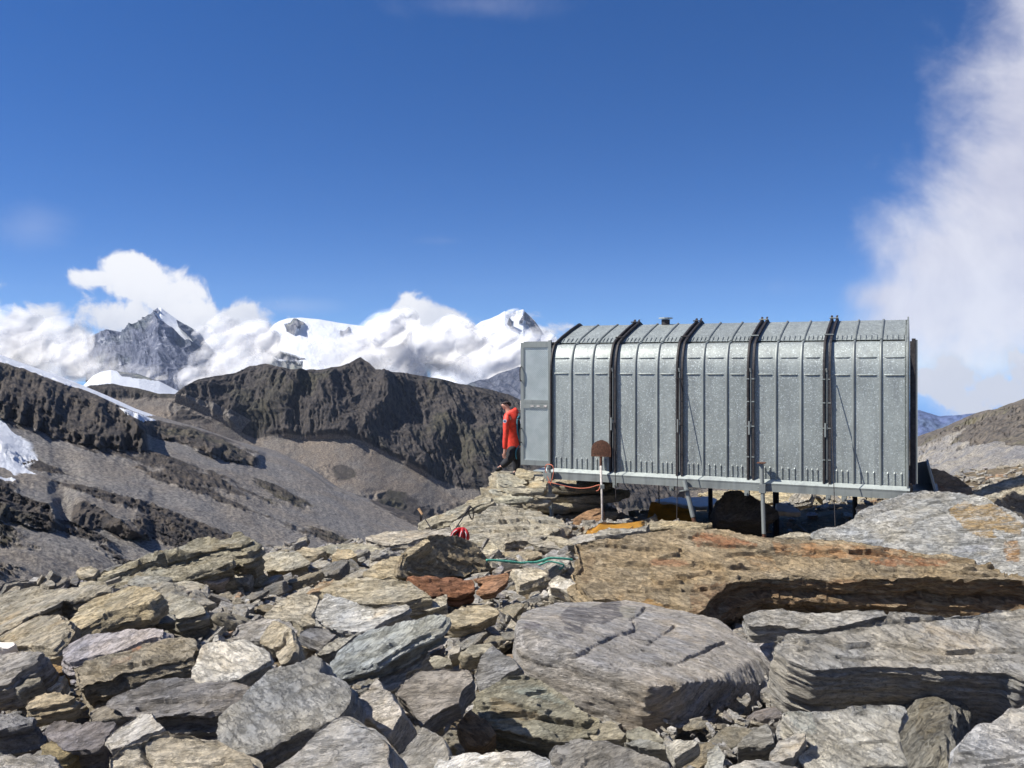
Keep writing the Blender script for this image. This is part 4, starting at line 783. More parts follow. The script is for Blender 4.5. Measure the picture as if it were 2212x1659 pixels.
PAL = [(.34, .33, .30), (.30, .29, .27), (.40, .37, .30), (.45, .40, .30), (.25, .24, .225), (.46, .44, .40), (.36, .31, .22), (.52, .50, .46), (.32, .30, .31), (.40, .24, .13)]
PNAME = ['grey', 'grey', 'tan', 'sandy', 'dark grey', 'pale grey', 'brown', 'whitish', 'purplish grey', 'rusty']
PAL = [tuple(q * .92 + .03 for q in c) for c in PAL]
WTS = [5, 5, 6, 4, 4, 4, 3, 2, 3, 1]
FB = [(min(p[0] for p in f), max(p[0] for p in f), min(p[1] for p in f), max(p[1] for p in f)) for f in FOOT]
def on_rock(x, y, mg=0.0):
    for f, (a, b, c, d) in zip(FOOT, FB):
        if a - mg < x < b + mg and c - mg < y < d + mg and (mg and segdist(np.array([x]), np.array([y]), f + f[:1])[0] < mg) or a < x < b and c < y < d and bool(inpoly(np.array([x]), np.array([y]), f)[0]): return True
    return False
HUT0 = Vector((.70, 15.93, -1.88)); HUTRZ = -math.atan2(.4147, .910)
def under_hut(x, y):
    c, s = math.cos(-HUTRZ), math.sin(-HUTRZ); dx, dy = x - HUT0.x, y - HUT0.y
    u, v = c * dx - s * dy, s * dx + c * dy; return -.2 < u < 6.1 and -.2 < v < 3.1 or 2.0 < u < 6.4 and -2.4 < v < .2
rnd = random.Random(5)
def place(size_rng, ymin, ymax, umin=-.62, umax=.62):
    Y = 1 / rnd.uniform(1 / ymax, 1 / ymin); u = rnd.uniform(umin, umax); return u * Y, Y, rnd.uniform(*size_rng)
cnt = 0; tries = 0; taken = []
while cnt < 285 and tries < 9000:
    tries += 1
    far = rnd.random()
    x, y, s = place((.12, .32), 3.6, 7.5) if far < .40 else place((.18, .48), 6.5, 13.5) if far < .9 else place((.3, .8), 12, 20, -.05, .6)
    if gz_(x, y) + .75 * under_hut(x, y) < -1.5 - .08 * y - .25 + max(x - 5.5, 0) * .1: continue
    if on_rock(x, y, s * .38) or under_hut(x, y): continue
    if any((x - a) ** 2 + (y - b) ** 2 < (.33 * (s + c)) ** 2 for a, b, c in taken): continue
    taken.append((x, y, s)); k = rnd.choices(range(10), WTS)[0]; cnt += 1
    o = bpy.data.objects.new('loose_stone', rnd.choice(STONES)); COL.objects.link(o)
    if not o.data.materials: o.data.materials.append(ROCK)
    o.scale = (s * rnd.uniform(.8, 1.3), s * rnd.uniform(.8, 1.1), s * rnd.uniform(.7, 1.1))
    o.rotation_euler = Euler((R(rnd.gauss(14, 9)), R(rnd.gauss(-14, 10)), rnd.uniform(-.7, .7)), 'XYZ') if rnd.random() < .7 else Euler((R(rnd.gauss(10, 20)), R(rnd.gauss(0, 22)), rnd.uniform(0, 6.28)), 'XYZ')
    o.location = (x, y, gz_(x, y) - .03 + .05 * s + rnd.uniform(-.03, .03))
    j = rnd.uniform(.85, 1.12); o.color = (*[q * j for q in PAL[k]], 1)
    reg = 'left part of the field' if x / y < -.3 else 'middle of the field' if x / y < .12 else 'right part of the field'
    dist = 'close by' if y < 6 else 'farther off' if y < 11 else 'near the hut'
    tag(o, f'loose {PNAME[k]} schist stone {dist} in the {reg}', 'stone', f'loose {PNAME[k]} stones {dist}, {reg}')
print('stones', cnt, 'tries', tries)
# chips and rubble between them: nobody could count these
def rubble():
    protos = []
    for i in range(10):
        b = stone_mesh(700 + i, (.15, .25, .4)[i % 3], 8); b.verts.ensure_lookup_table()
        protos.append((np.array([v.co[:] for v in b.verts]), [[v.index for v in f.verts] for f in b.faces])); b.verts.index_update(); b.free()
    V = []; Fc = []; off = 0; Cc = []
    for i in range(15000):
        far = rnd.random()
        x, y, s = place((.03, .15), 3.2, 8) if far < .45 else place((.06, .32), 6.5, 15) if far < .9 else place((.1, .4), 13, 24, -.05, .62)
        if s > .1 and rnd.random() < .4: s *= .6
        g = gz_(x, y)
        if g < -1.5 - .08 * y - .9 + max(x - 5.5, 0) * .1: continue
        v, f = protos[rnd.randrange(10)]
        Rm = np.array(Euler((R(rnd.gauss(12, 16)), R(rnd.gauss(-12, 16)), rnd.uniform(0, 6.28)), 'XYZ').to_matrix())
        g += .10 * float(fbm(np.array([x * .9]), np.array([y * .9]), np.array([0.]), 4, 5)[0]) - .11
        V.append((v * s * np.array([1.15, .95, 1])) @ Rm.T + np.array([x, y, g + rnd.uniform(0, .10)]))
        Fc += [[q + off for q in t] for t in f]; off += len(v)
        k = rnd.choices(range(10), WTS)[0]; j = rnd.uniform(.8, 1.2); j *= 1.5; Cc.append(np.tile(np.array([*[q * j for q in PAL[k]], 1.0]), (len(v), 1)))
    me = bpy.data.meshes.new('rubble'); me.from_pydata(np.concatenate(V).tolist(), [], Fc)
    a = me.attributes.new('tint', 'FLOAT_COLOR', 'POINT'); c = np.concatenate(Cc); c[:, 3] = .95; a.data.foreach_set('color', c.astype(np.float32).reshape(-1))
    o = obj('rubble', me, ROCK); o.color = (.34, .31, .26, 1); tag(o, 'schist chips and gravel between the stones', None, None, 'stuff')
rubble()
# ------------------------------------------------------------------ the hut
def galvanised(name, base=.36, spangle=True, rough=.42, metal=.75):
    m, n, b = mat(name); co = n.new('ShaderNodeTexCoord').outputs['Object']
    col = n.mix(n.ramp(n.noise(co, 1.6, 5, .6), .3, .7), (base * .88, base * .96, base * .90), (base * 1.08, base * 1.17, base * 1.09))
    col = n.mix(n.ramp(n.noise(n.vm('MULTIPLY', co, (6, 6, .7)), 1.2, 4, .6), .45, .75), col, (base * .72, base * .78, base * .76))
    oir = n.new('ShaderNodeObjectInfo').outputs['Random']; rr_ = n.ramp(oir, 0, 1, .86, 1.10, False); col = n.mix(1.0, col, n.comb(rr_, rr_, rr_), 'MULTIPLY')
    stn = n.noise(n.vm('ADD', n.vm('MULTIPLY', co, (9, 9, .5)), n.comb(n.m('MULTIPLY', oir, 50.0), 0.0, 0.0)), 1.6, 6, .7)
    col = n.mix(n.m('MULTIPLY', n.ramp(stn, .52, .72), .45), col, n.mix(1.0, col, (.62, .60, .56), 'MULTIPLY'))
    rg = rough
    if spangle:
        wv = n.vm('ADD', co, n.vm('MULTIPLY', n.comb(n.noise(co, 40, 2), n.noise(n.vm('ADD', co, (3, 3, 3)), 40, 2), n.noise(n.vm('ADD', co, (7, 1, 3)), 40, 2)), (.03, .03, .03)))
        v = n.new('ShaderNodeTexVoronoi'); n.put(v.inputs['Vector'], n.vm('MULTIPLY', wv, (1, 1, 1.25))); n.put(v.inputs['Scale'], 56.0); n.put(v.inputs['Randomness'], 1.0)
        r = n.xyz(v.outputs['Color'])[0]; q = n.xyz(v.outputs['Color'])[1]
        hi = n.m('MULTIPLY', n.ramp(r, .70, .92), n.ramp(v.outputs['Distance'], .62, .34))
        col = n.mix(n.m('MULTIPLY', hi, .8), col, (.62, .68, .66)); col = n.mix(n.m('MULTIPLY', n.ramp(q, .4, 1.0), .35), col, n.mix(1.0, col, (.62, .64, .64), 'MULTIPLY'))
        rg = n.m('SUBTRACT', rough + .06, n.m('MULTIPLY', q, .12))
    n.put(b.inputs['Base Color'], col); n.put(b.inputs['Metallic'], metal); n.put(b.inputs['Roughness'], rg)
    bp = n.new('ShaderNodeBump'); n.put(bp.inputs['Height'], n.m('ADD', n.noise(co, 3.0, 3), n.m('MULTIPLY', n.noise(co, 60, 4), .05))); n.put(bp.inputs['Strength'], .55); n.put(bp.inputs['Distance'], .016); n.l.new(bp.outputs[0], b.inputs['Normal'])
    return m
GALV = galvanised('galvanised_sheet', .30, True, .5, .25); GALVP = galvanised('galvanised_steel', .25, False, .55, .25)
FLASH = galvanised('flashing_sheet', .46, False, .45, .4)
BLACK = simple('dark_rusty_steel', (.035, .030, .028), .6, .2, .5, 20, .4)
RUSTM = simple('rusty_iron', (.105, .045, .025), .8, 0, .45, 30, .5, 90)
DOORM = None
def door_material():
    m, n, b = mat('tread_plate'); co = n.new('ShaderNodeTexCoord').outputs['Object']; x, y, z = n.xyz(co)
    u = n.m('MULTIPLY', n.m('ADD', x, z), 26.0); v = n.m('MULTIPLY', n.m('SUBTRACT', x, z), 26.0)
    par = n.m('MODULO', n.m('FLOOR', n.m('ADD', u, 400.0)), 2.0)
    fu = n.m('ABSOLUTE', n.m('SUBTRACT', n.m('FRACT', u), .5)); fv = n.m('ABSOLUTE', n.m('SUBTRACT', n.m('FRACT', v), .5))
    d1 = n.ramp(n.m('ADD', n.m('MULTIPLY', fu, 1.0), n.m('MULTIPLY', fv, 2.6)), .9, .55)
    d2 = n.ramp(n.m('ADD', n.m('MULTIPLY', fu, 2.6), n.m('MULTIPLY', fv, 1.0)), .9, .55)
    h = n.m('ADD', n.m('MULTIPLY', d1, par), n.m('MULTIPLY', d2, n.m('SUBTRACT', 1.0, par)))
    col = n.mix(n.ramp(n.noise(co, 5, 5), .3, .7), (.33, .37, .35), (.43, .47, .445))
    n.put(b.inputs['Base Color'], n.mix(n.m('MULTIPLY', h, .3), col, (.60, .66, .66))); n.put(b.inputs['Metallic'], .45); n.put(b.inputs['Roughness'], .42)
    bp = n.new('ShaderNodeBump'); n.put(bp.inputs['Height'], h); n.put(bp.inputs['Strength'], .8); n.put(bp.inputs['Distance'], .004); n.l.new(bp.outputs[0], b.inputs['Normal'])
    return m
DOORM = door_material()

hut = empty('bivouac_hut', HUT0, HUTRZ)
tag(hut, 'barrel roofed galvanised metal bivouac hut on steel posts above the rocks', 'hut')
L_ = 5.87; RIDGE = 1.46; W_ = 2 * RIDGE
def profile(t0=None):
    """front half, (t inwards, z up) from the foot of the wall to the eave lap, then the roof to the ridge"""
    wall = [(0, 0), (0, .6), (0, 1.2), (0, 1.66)]; nb = 9
    for i in range(nb + 1):       # shoulder
        s = i / nb; a = s * R(62)
        wall.append((.40 * (1 - math.cos(a)) * 1.62 / 1.0 * .55, 1.70 + .535 * math.sin(a) / math.sin(R(62)) * .95))
    wall.append((.385, 2.235))
    roof = [(.36, 2.245), (.50, 2.315), (.95, 2.46), (1.36, 2.575), (RIDGE, 2.60)]
    return wall, roof
WALL, ROOF = profile()
def offset(pts, d):
    out = []
    for i, p in enumerate(pts):
        a = Vector(pts[max(i - 1, 0)]); b = Vector(pts[min(i + 1, len(pts) - 1)]); t = (b - a).normalized(); out.append((p[0] - t.y * d, p[1] + t.x * d))
    return out
def sweep(bm, pts, x0, x1, th, mirror=False):
    """sheet of thickness th following pts (outer face outwards)"""
    o1 = offset(pts, 0); o2 = offset(pts, -th)
    f = (lambda t: W_ - t) if mirror else (lambda t: t)
    rows = [[bm.verts.new((x, f(p[0]), p[1])) for p in o] for x in (x0, x1) for o in (o1, o2)]
    a, b, c, d = rows; n_ = len(pts)
    for i in range(n_ - 1):
        bm.faces.new((a[i], c[i], c[i + 1], a[i + 1])); bm.faces.new((b[i], b[i + 1], d[i + 1], d[i])); bm.faces.new((a[i], a[i + 1], b[i + 1], b[i])); bm.faces.new((c[i], d[i], d[i + 1], c[i + 1]))
    bm.faces.new((a[0], b[0], d[0], c[0])); bm.faces.new((a[-1], c[-1], d[-1], b[-1]))
def tube_on(bm, pts, x, r, mirror=False, n=8, off=0.0):
    o = offset(pts, off); bm_tube(bm, [(x, (W_ - p[0]) if mirror else p[0], p[1]) for p in o], r, n)
def fin(bm): bmesh.ops.recalc_face_normals(bm, faces=bm.faces[:]); return bm
def shade_auto(o): smooth(o.data); md = o.modifiers.new('e', 'EDGE_SPLIT'); md.split_angle = R(35); return o
def interp_prof(pts, u):
    seg = [math.dist(pts[i], pts[i + 1]) for i in range(len(pts) - 1)]; s = u * sum(seg)
    for i, l in enumerate(seg):
        if s <= l or i == len(seg) - 1:
            t = s / l; return tuple(pts[i][k] + (pts[i + 1][k] - pts[i][k]) * t for k in (0, 1)), i
        s -= l
def at_z(pts, z):
    for a, b in zip(pts[:-1], pts[1:]):
        if a[1] <= z <= b[1]:
            t = (z - a[1]) / (b[1] - a[1]); return a[0] + (b[0] - a[0]) * t
    return pts[-1][0]
sec = L_ / 5; pan = sec / 3; gap = .055
for mir in (False, True):
    Y_ = (lambda t: W_ - t) if mir else (lambda t: t)
    for k in range(5):
        x0, x1 = k * sec + (gap if k else 0), (k + 1) * sec - (gap if k < 4 else 0)
        bm = bmesh.new(); sweep(bm, WALL, x0, x1, .006, mir)
        for j in range(3):       # pressed beads
            xa = max(x0, k * sec + j * pan) + .05; xb = min(x1, k * sec + (j + 1) * pan) - .05
            for z in (1.70, 1.975):
                t = at_z(WALL, z); bm_tube(bm, [(xa, Y_(t - .001), z), (xa + .03, Y_(t - .006), z), (xb - .03, Y_(t - .006), z), (xb, Y_(t - .001), z)], [.004, .013, .013, .004], 6)
            for q in range(3):
                x = xa - .01 + (xb - xa) * (q + .5) / 3 + .01; bm_tube(bm, [(x, Y_(-.001), .012), (x, Y_(-.004), .03), (x, Y_(-.004), .19), (x, Y_(.002), .215)], [.011, .013, .013, .004], 6)
        shade_auto(obj('wall_panel', fin(bm), GALV, hut))
        bm = bmesh.new(); sweep(bm, [(p[0], p[1] + .012) for p in ROOF], x0, x1, .006, mir)
        for j in range(3):
            xa = max(x0, k * sec + j * pan) + .03; xb = min(x1, k * sec + (j + 1) * pan) - .03
            for q in range(4):
                x = xa + (xb - xa) * (q + .5) / 4
                bm_tube(bm, [(x, Y_(.355), 2.252), (x, Y_(.40), 2.287), (x, Y_(.50), 2.332), (x, Y_(.53), 2.338)], [.010, .012, .011, .003], 6)
        shade_auto(obj('roof_panel', fin(bm), GALV, hut))
        for j in (1, 2):          # round standing seams
            x = k * sec + j * pan; bm = bmesh.new(); tube_on(bm, WALL, x, .021, mir, 8, .004); tube_on(bm, [(p[0], p[1] + .012) for p in ROOF], x, .021, mir, 8, .004)
            shade_auto(obj('seam_rib', fin(bm), GALVP, hut))
FULL = WALL[:-1] + [(p[0], p[1] + .012) for p in ROOF[1:]]
for k in range(0, 6):
    for s_ in ((-1, 1) if 0 < k < 5 else ((0,) )):
        bm = bmesh.new(); x = k * sec + s_ * .038 + (.012 if k == 0 else -.012 if k == 5 else 0)
        for mir in (False, True):
            P_ = [(p[0], p[1]) for p in FULL]; P_[0] = (0, -.015)
            if not mir and s_: P_ = P_ + [(RIDGE - .05, 2.66), (RIDGE - .01, 2.655)]
            for xa, xb, o_, th in ((x - .012, x + .012, .052, .058),):
                sweep(bm, offset(P_, o_), xa, xb, th, mir)
            if s_:       # outer flange of the angle bar
                sweep(bm, offset(P_, .057), x - .022 if s_ < 0 else x - .006, x + .006 if s_ < 0 else x + .022, .005, mir)
        o = obj('arch_rib', fin(bm), BLACK if k in (0,) or s_ <= 0 and k < 5 else GALVP if k == 5 else BLACK, hut)
    if 0 < k < 5:                 # sheet in the joint, rod, turnbuckles and clips
        bm = bmesh.new()
        for mir in (False, True): sweep(bm, offset(FULL, -.004), k * sec - gap, k * sec + gap, .004, mir)
        obj('joint_sheet', fin(bm), GALVP, hut)
        bm = bmesh.new(); x = k * sec + .006; bm_tube(bm, [(x, -.05, 1.72), (x, -.05, .05)], .006, 6)
        bm_tube(bm, [(x, -.05, 1.74), (x - .01, -.06, 1.80)], .014, 6); bm_tube(bm, [(x, -.05, .90), (x, -.05, .84)], .016, 6); bm_box(bm, x - .04, x - .015, -.075, -.06, .72, .94)
        obj('tie_rod', fin(bm), GALVP, hut)
        bm = bmesh.new()
        for z in (.35, .85, 1.25, 1.62):
            bm_box(bm, k * sec - .062, k * sec - .02, -.066, -.052, z, z + .018); bm_box(bm, k * sec + .02, k * sec + .062, -.066, -.052, z, z + .018)
        for t, z in ((1.30, 2.60), (.36, 2.29)):
            bm_tube(bm, [(k * sec - .07, t - .02, z + .055), (k * sec + .07, t - .02, z + .055)], .011, 6)
        obj('clamp', fin(bm), GALVP if k > 2 else BLACK, hut)
# end walls, their frames, the open door and the end shutter
for x0, nm in ((.03, 'end_wall'), (L_ - .05, 'end_wall')):
    bm = bmesh.new(); pts = [(t, z) for t, z in FULL] + [(W_ - t, z) for t, z in FULL[::-1][1:]]
    a = [bm.verts.new((x0, t, z)) for t, z in pts]; b = [bm.verts.new((x0 + .02, t, z)) for t, z in pts]
    bm.faces.new(a); bm.faces.new(b[::-1])
    for i in range(len(a)): bm.faces.new((a[i], b[i], b[(i + 1) % len(a)], a[(i + 1) % len(a)]))
    obj(nm, fin(bm), GALVP, hut)
bm = bmesh.new(); bm_box(bm, -.12, .05, .30, .40, 2.17, 2.27); bm_box(bm, -.17, -.02, .28, .34, 2.245, 2.262); bm_tube(bm, [(-.10, .33, 2.2), (-.06, .33, 2.0)], .02, 6)
obj('corner_bracket', fin(bm), BLACK, hut)
sh = obj('end_shutter', fin((lambda b: (bm_box(b, L_ + .045, L_ + .10, .02, .09, .03, 2.26), bm_box(b, L_ + .02, L_ + .045, .03, .95, .05, 2.22), b)[2])(bmesh.new())), BLACK, hut)
bm = bmesh.new(); bm_box(bm, L_ + .10, L_ + .128, .03, .07, .05, 2.24); obj('edge_strip', fin(bm), GALVP, sh)
# door leaf, standing open in line with the long wall: frame, two panels, handles
door = obj('door', fin((lambda b: ([bm_box(b, *q) for q in ((-.62, -.56, .0, .045, .02, 2.26), (-.075, -.02, .0, .045, .02, 2.30), (-.56, -.075, .0, .045, .02, .11), (-.56, -.075, .0, .045, 2.17, 2.28), (-.56, -.075, .0, .045, 1.06, 1.14), (-.56, -.075, .0, .045, 1.155, 1.21), (-.56, -.075, .003, .042, 1.14, 1.155))], b)[1])(bmesh.new())), GALVP, hut)
door.location = (-.02, .10, .0)
for z0, z1 in ((.11, 1.06), (1.21, 2.17)):
    bm = bmesh.new(); bm_box(bm, -.56, -.075, .018, .03, z0, z1)
    for q in ((-.56, -.545, .008, .018, z0, z1), (-.09, -.075, .008, .018, z0, z1), (-.545, -.09, .008, .018, z0, z0 + .02), (-.545, -.09, .008, .018, z1 - .02, z1)): bm_box(bm, *q)
    obj('door_panel', fin(bm), DOORM, door)
    bm = bmesh.new(); zc = .45 if z0 < 1 else 1.58
    bm_tube(bm, catmull([(-.60, -.0, zc - .02), (-.61, -.045, zc), (-.61, -.05, zc + .2), (-.60, -.0, zc + .24)], 5), .009, 6); obj('handle', fin(bm), BLACK, door)
bm = bmesh.new(); bm_box(bm, -.42, -.36, -.006, 0, 1.085, 1.12); bm_box(bm, -.30, -.24, -.006, 0, 1.085, 1.12); bm_box(bm, -.16, -.10, -.006, 0, 1.085, 1.12); bm_tube(bm, [(-.625, .02, 1.03), (-.625, .02, 1.2)], .012, 6)
obj('latch', fin(bm), simple('worn_paint', (.42, .40, .37), .7, 0, .5, 40), door)
# base: bright flashing, steel channels, cross beams, floor
bm = bmesh.new()
for x0, x1 in ((-.08, 1.28), (1.285, 4.72), (4.725, L_ + .02)):
    v = [bm.verts.new(p) for p in ((x0, -.012, .004), (x1, -.012, .004), (x1, -.088, -.052), (x0, -.088, -.052), (x0, -.012, -.004), (x1, -.012, -.004), (x1, -.088, -.058), (x0, -.088, -.058))]
    for q in ((0, 1, 2, 3), (7, 6, 5, 4), (0, 4, 5, 1), (2, 6, 7, 3), (0, 3, 7, 4), (1, 5, 6, 2)): bm.faces.new([v[i] for i in q])
obj('flashing', fin(bm), FLASH, hut)
def channel(bm, y0, s):
    bm_box(bm, -.12, L_ - .02, y0, y0 + s * .006, -.185, -.065); bm_box(bm, -.12, L_ - .02, y0 - s * .003, y0 + s * .06, -.075, -.067); bm_box(bm, -.12, L_ - .02, y0 - s * .003, y0 + s * .06, -.187, -.179)
bm = bmesh.new(); channel(bm, -.085, 1); channel(bm, W_ + .085, -1); obj('base_channel', fin(bm), GALVP, hut)
bm = bmesh.new(); bm_box(bm, .0, L_, .0, W_, -.062, -.02); obj('floor', fin(bm), GALVP, hut)
for x in (.08, 1.45, 2.9, 4.35, L_ - .12):
    bm = bmesh.new(); bm_box(bm, x - .03, x + .03, -.02, W_ + .02, -.19, -.076); obj('cross_beam', fin(bm), BLACK, hut)
for tg, x, y in (('A4', 585, 185), ('A4', 1085, 222), ('A4', 1745, 268), ('A5', 487, 305), ('A5', 628, 312)):
    X, Yq = px(tg, x, y); q = hutx = None
    # along the base line: local x where the ray meets the front channel plane
    d = ray(X, Yq); nrm = Vector((.4147, .910, 0)); t = (HUT0 - nrm * .05).dot(nrm) / d.dot(nrm); p = d * t - HUT0; lx = p.dot(Vector((.910, -.4147, 0)))
    bm = bmesh.new(); bm_box(bm, lx - .035, lx + .035, -.10, .02, -.27, -.19); bm_tube(bm, [(lx, -.14, -.23), (lx, .04, -.23)], .016, 6); obj('foot_bracket', fin(bm), GALVP, hut)
def hl(p):
    """world point -> hut coordinates"""
    d = Vector(p) - HUT0; return (d.dot(Vector((.910, -.4147, 0))), d.dot(Vector((.4147, .910, 0))), d.z)
def hplane(tg, x, y, t):
    """point of the plane t metres inside the front wall, seen at this place of the photograph"""
    d = ray(*px(tg, x, y)); n_ = Vector((.4147, .910, 0)); k = (HUT0 + n_ * t).dot(n_) / d.dot(n_); return d * k
for (a, b, t, r, m_) in ((('A3', 1240, 2), ('A3', 1277, 592), -.20, .034, GALVP), (('B2', 630, 1372), ('A4', 1894, 612), -.135, .034, GALVP), (('A4', 1192, 140), ('A4', 1270, 465), -.14, .040, GALVP)):
    p0, p1 = hplane(*a, t), hplane(*b, t - .06); low = p1 + (p1 - p0).normalized() * .25
    bm = bmesh.new(); bm_tube(bm, [hl(p0), hl(p1)], r, 10)
    o = obj('support_post', fin(bm), m_, hut); shade_auto(o)
    bm = bmesh.new(); bm_tube(bm, [hl(p1), hl(low)], r * .82, 8); obj('post_foot', fin(bm), RUSTM, o)
    c = Vector(hl(p0))
    if r < .036 and a[0] == 'B2': bm = bmesh.new(); bm_box(bm, c.x - .065, c.x + .065, -.22, -.09, c.z, c.z + .014); obj('cap_plate', fin(bm), RUSTM, o)
    if r > .036: bm = bmesh.new(); bm_tube(bm, [c + Vector((.02, -.01, -.155)), c + Vector((.024, -.012, -.175))], .10, 12); obj('washer', fin(bm), GALVP, o)
    else:
        bm = bmesh.new(); zc = -.13; f_ = (zc - c.z) / (hl(p1)[2] - c.z); q = c.lerp(Vector(hl(p1)), f_); bm_box(bm, q.x - .05, q.x + .05, q.y - .045, -.09, zc - .07, zc + .07); bm_tube(bm, [(q.x - .07, q.y, zc), (q.x + .07, q.y, zc)], .014, 6); obj('post_clamp', fin(bm), GALVP, o)
for (tg, x, y0, y1) in (('A4', 1418, 225, 355), ('A4', 2002, 258, 415), ('A4', 965, 195, 335), ('A5', 16, 262, 420), ('A5', 718, 296, 356)):
    p0 = hplane(tg, x, y0, W_ - .1); p1 = hplane(tg, x + 8, y1, W_ - .1); p0.z = HUT0.z - .15
    p1.z -= .5; bm = bmesh.new(); bm_tube(bm, [hl(p0), hl(p1)], .045 if x != 965 else .012, 8); obj('rear_post', fin(bm), BLACK, hut)
# guy wires from the arches to the rock
for (a, b) in ((('B1', 1125, 1020, -.07), ('A3', 1835, 385, -.25)), (('B1', 1700, 620, -.07), ('A4', 1125, 520, -.5)), (('B2', 1235, 620, -.07), ('A5', 548, 545, -.6))):
    p0 = hplane(*a); p1 = hplane(*b); bm = bmesh.new(); bm_tube(bm, [hl(p0), hl(p1)], .007, 6); obj('guy_wire', fin(bm), BLACK, hut)
bm = bmesh.new(); bm_tube(bm, [(1.72, RIDGE, 2.55), (1.72, RIDGE, 2.70)], .08, 12); v = obj('vent_pipe', fin(bm), BLACK, hut)
bm = bmesh.new(); bm_tube(bm, [(1.72, RIDGE, 2.712), (1.72, RIDGE, 2.735)], .13, 14); obj('vent_cap', fin(bm), FLASH, v)
# step plates sticking out at both ends
bm = bmesh.new(); bm_box(bm, -.34, -.13, -.02, .5, -.075, -.06); obj('door_step', fin(bm), FLASH, hut)
bm = bmesh.new(); bm_box(bm, L_ + .06, L_ + .42, .25, 1.3, -.12, -.09); Mx = Matrix.Translation((L_ + .36, .3, -.1)) @ Matrix.Rotation(R(-14), 4, 'Y')
bm_box(bm, 0, .03, 0, .9, 0, .42, Mx); bm_box(bm, -.22, 0, .86, .89, 0, .40, Mx); obj('open_box', fin(bm), GALVP, hut)

# ------------------------------------------------------------------ shovel
sp = hplane('A3', 1717, 565, -.42); st = hplane('B1', 1010, 1315, -.15); tip = hplane('B1', 1012, 1168, -.125)
shv = empty('shovel', sp); tag(shv, 'rusty shovel standing blade up in front of the hut wall', 'shovel')
ax = (tip - st).normalized(); xx = Vector((.910, -.4147, 0)); xx = (xx - ax * xx.dot(ax)).normalized(); yy = ax.cross(xx)
bw = abs(px('B1', 1095, 0)[0] - px('B1', 925, 0)[0]) / F * st.y / 2 / .93; bh = (tip - st).length
bm = bmesh.new(); N = 14; rows = []
for i in range(11):
    v_ = i / 10; hw = bw * (1 if v_ < .38 else math.sqrt(max(0.0, 1 - ((v_ - .38) / .625) ** 2)))
    rows.append([bm.verts.new(st - sp + ax * bh * v_ + xx * hw * (j / N * 2 - 1) + yy * (-.035 * (1 - (j / N * 2 - 1) ** 2) * (1 - v_ * .6) + .02 * v_ ** 2)) for j in range(N + 1)])
for a, b in zip(rows[:-1], rows[1:]):
    for j in range(N): bm.faces.new((a[j], a[j + 1], b[j + 1], b[j]))
bmesh.ops.solidify(bm, geom=bm.faces[:], thickness=.003); smooth((o := obj('blade', fin(bm), RUSTM, shv)).data)
bm = bmesh.new(); q = st - sp; bm_tube(bm, [q + ax * .10 - yy * -.0, q, q - ax * .17], [.012, .024, .022], 10); obj('socket', fin(bm), RUSTM, shv)
bm = bmesh.new(); bm_tube(bm, [q - ax * .15, (q - ax * .15) * .5 + Vector((.004, 0, 0)), Vector((0, 0, -.15))], [.021, .019, .018], 10); smooth((o := obj('handle', fin(bm), simple('weathered_wood', (.46, .42, .38), .8, 0, .3, 14, .3, 50), shv)).data)
bm = bmesh.new(); zc = hplane('A3', 1705, 185, -.26) - sp; bm_box(bm, zc.x - .035, zc.x + .03, -.03, .06, zc.z - .03, zc.z + .03); obj('clip', fin(bm), GALVP, shv)

# ------------------------------------------------------------------ ropes, sheets, tarpaulin, snow
def rope(name, pts, r, col, label, cat):
    bm = bmesh.new(); bm_tube(bm, catmull(pts, 6), r, 6); o = obj(name, fin(bm), simple(name + '_nylon', col, .7, 0, .35, 60)); smooth(o.data); tag(o, label, cat); return o
RP = lambda l, t: [hplane('A3', x, y, t + (e if e else 0)) for x, y, *e_ in l for e in [e_[0] if e_ else 0]]
rope('rope', RP([(1262, 185, .0), (1215, 60, .04), (1220, 5, 0), (1270, 8, -.06), (1285, 60, -.06), (1262, 160, -.05), (1235, 155, -.05), (1300, 170, -.05), (1400, 195), (1510, 211), (1600, 205), (1690, 182), (1682, 225), (1660, 235)], -.28), .0075, (.55, .16, .09), 'orange rope slung between the left post and the shovel', 'rope')
rope('rope', RP([(1236, 212), (1200, 260), (1160, 370), (1147, 450), (1155, 520), (1190, 590), (1232, 632)], -.34), .0065, (.55, .20, .12), 'thin red rope hanging down beside the left post', 'rope')
gp = [at(*px('A3', x, y), 9.3 + .03 * i) for i, (x, y) in enumerate(((690, 845), (770, 846), (850, 852), (930, 860), (1000, 868), (1060, 864), (1130, 862), (1190, 845), (1250, 826), (1330, 828), (1400, 833), (1450, 842)))]
rope('rope', gp, .014, (.09, .34, .24), 'green rope lying on the stones below the hut', 'rope')
rope('rope', [p + Vector((0, -.03, -.03)) for p in gp[4:9]] + [gp[9] + Vector((.05, -.05, -.06)), gp[10] + Vector((-.08, -.06, -.1))], .010, (.10, .36, .26), 'loose end of green rope beside the longer green one', 'rope')
YEL = simple('yellow_plastic', (.70, .36, .045), .5, 0, .18, 3, .3, 12)
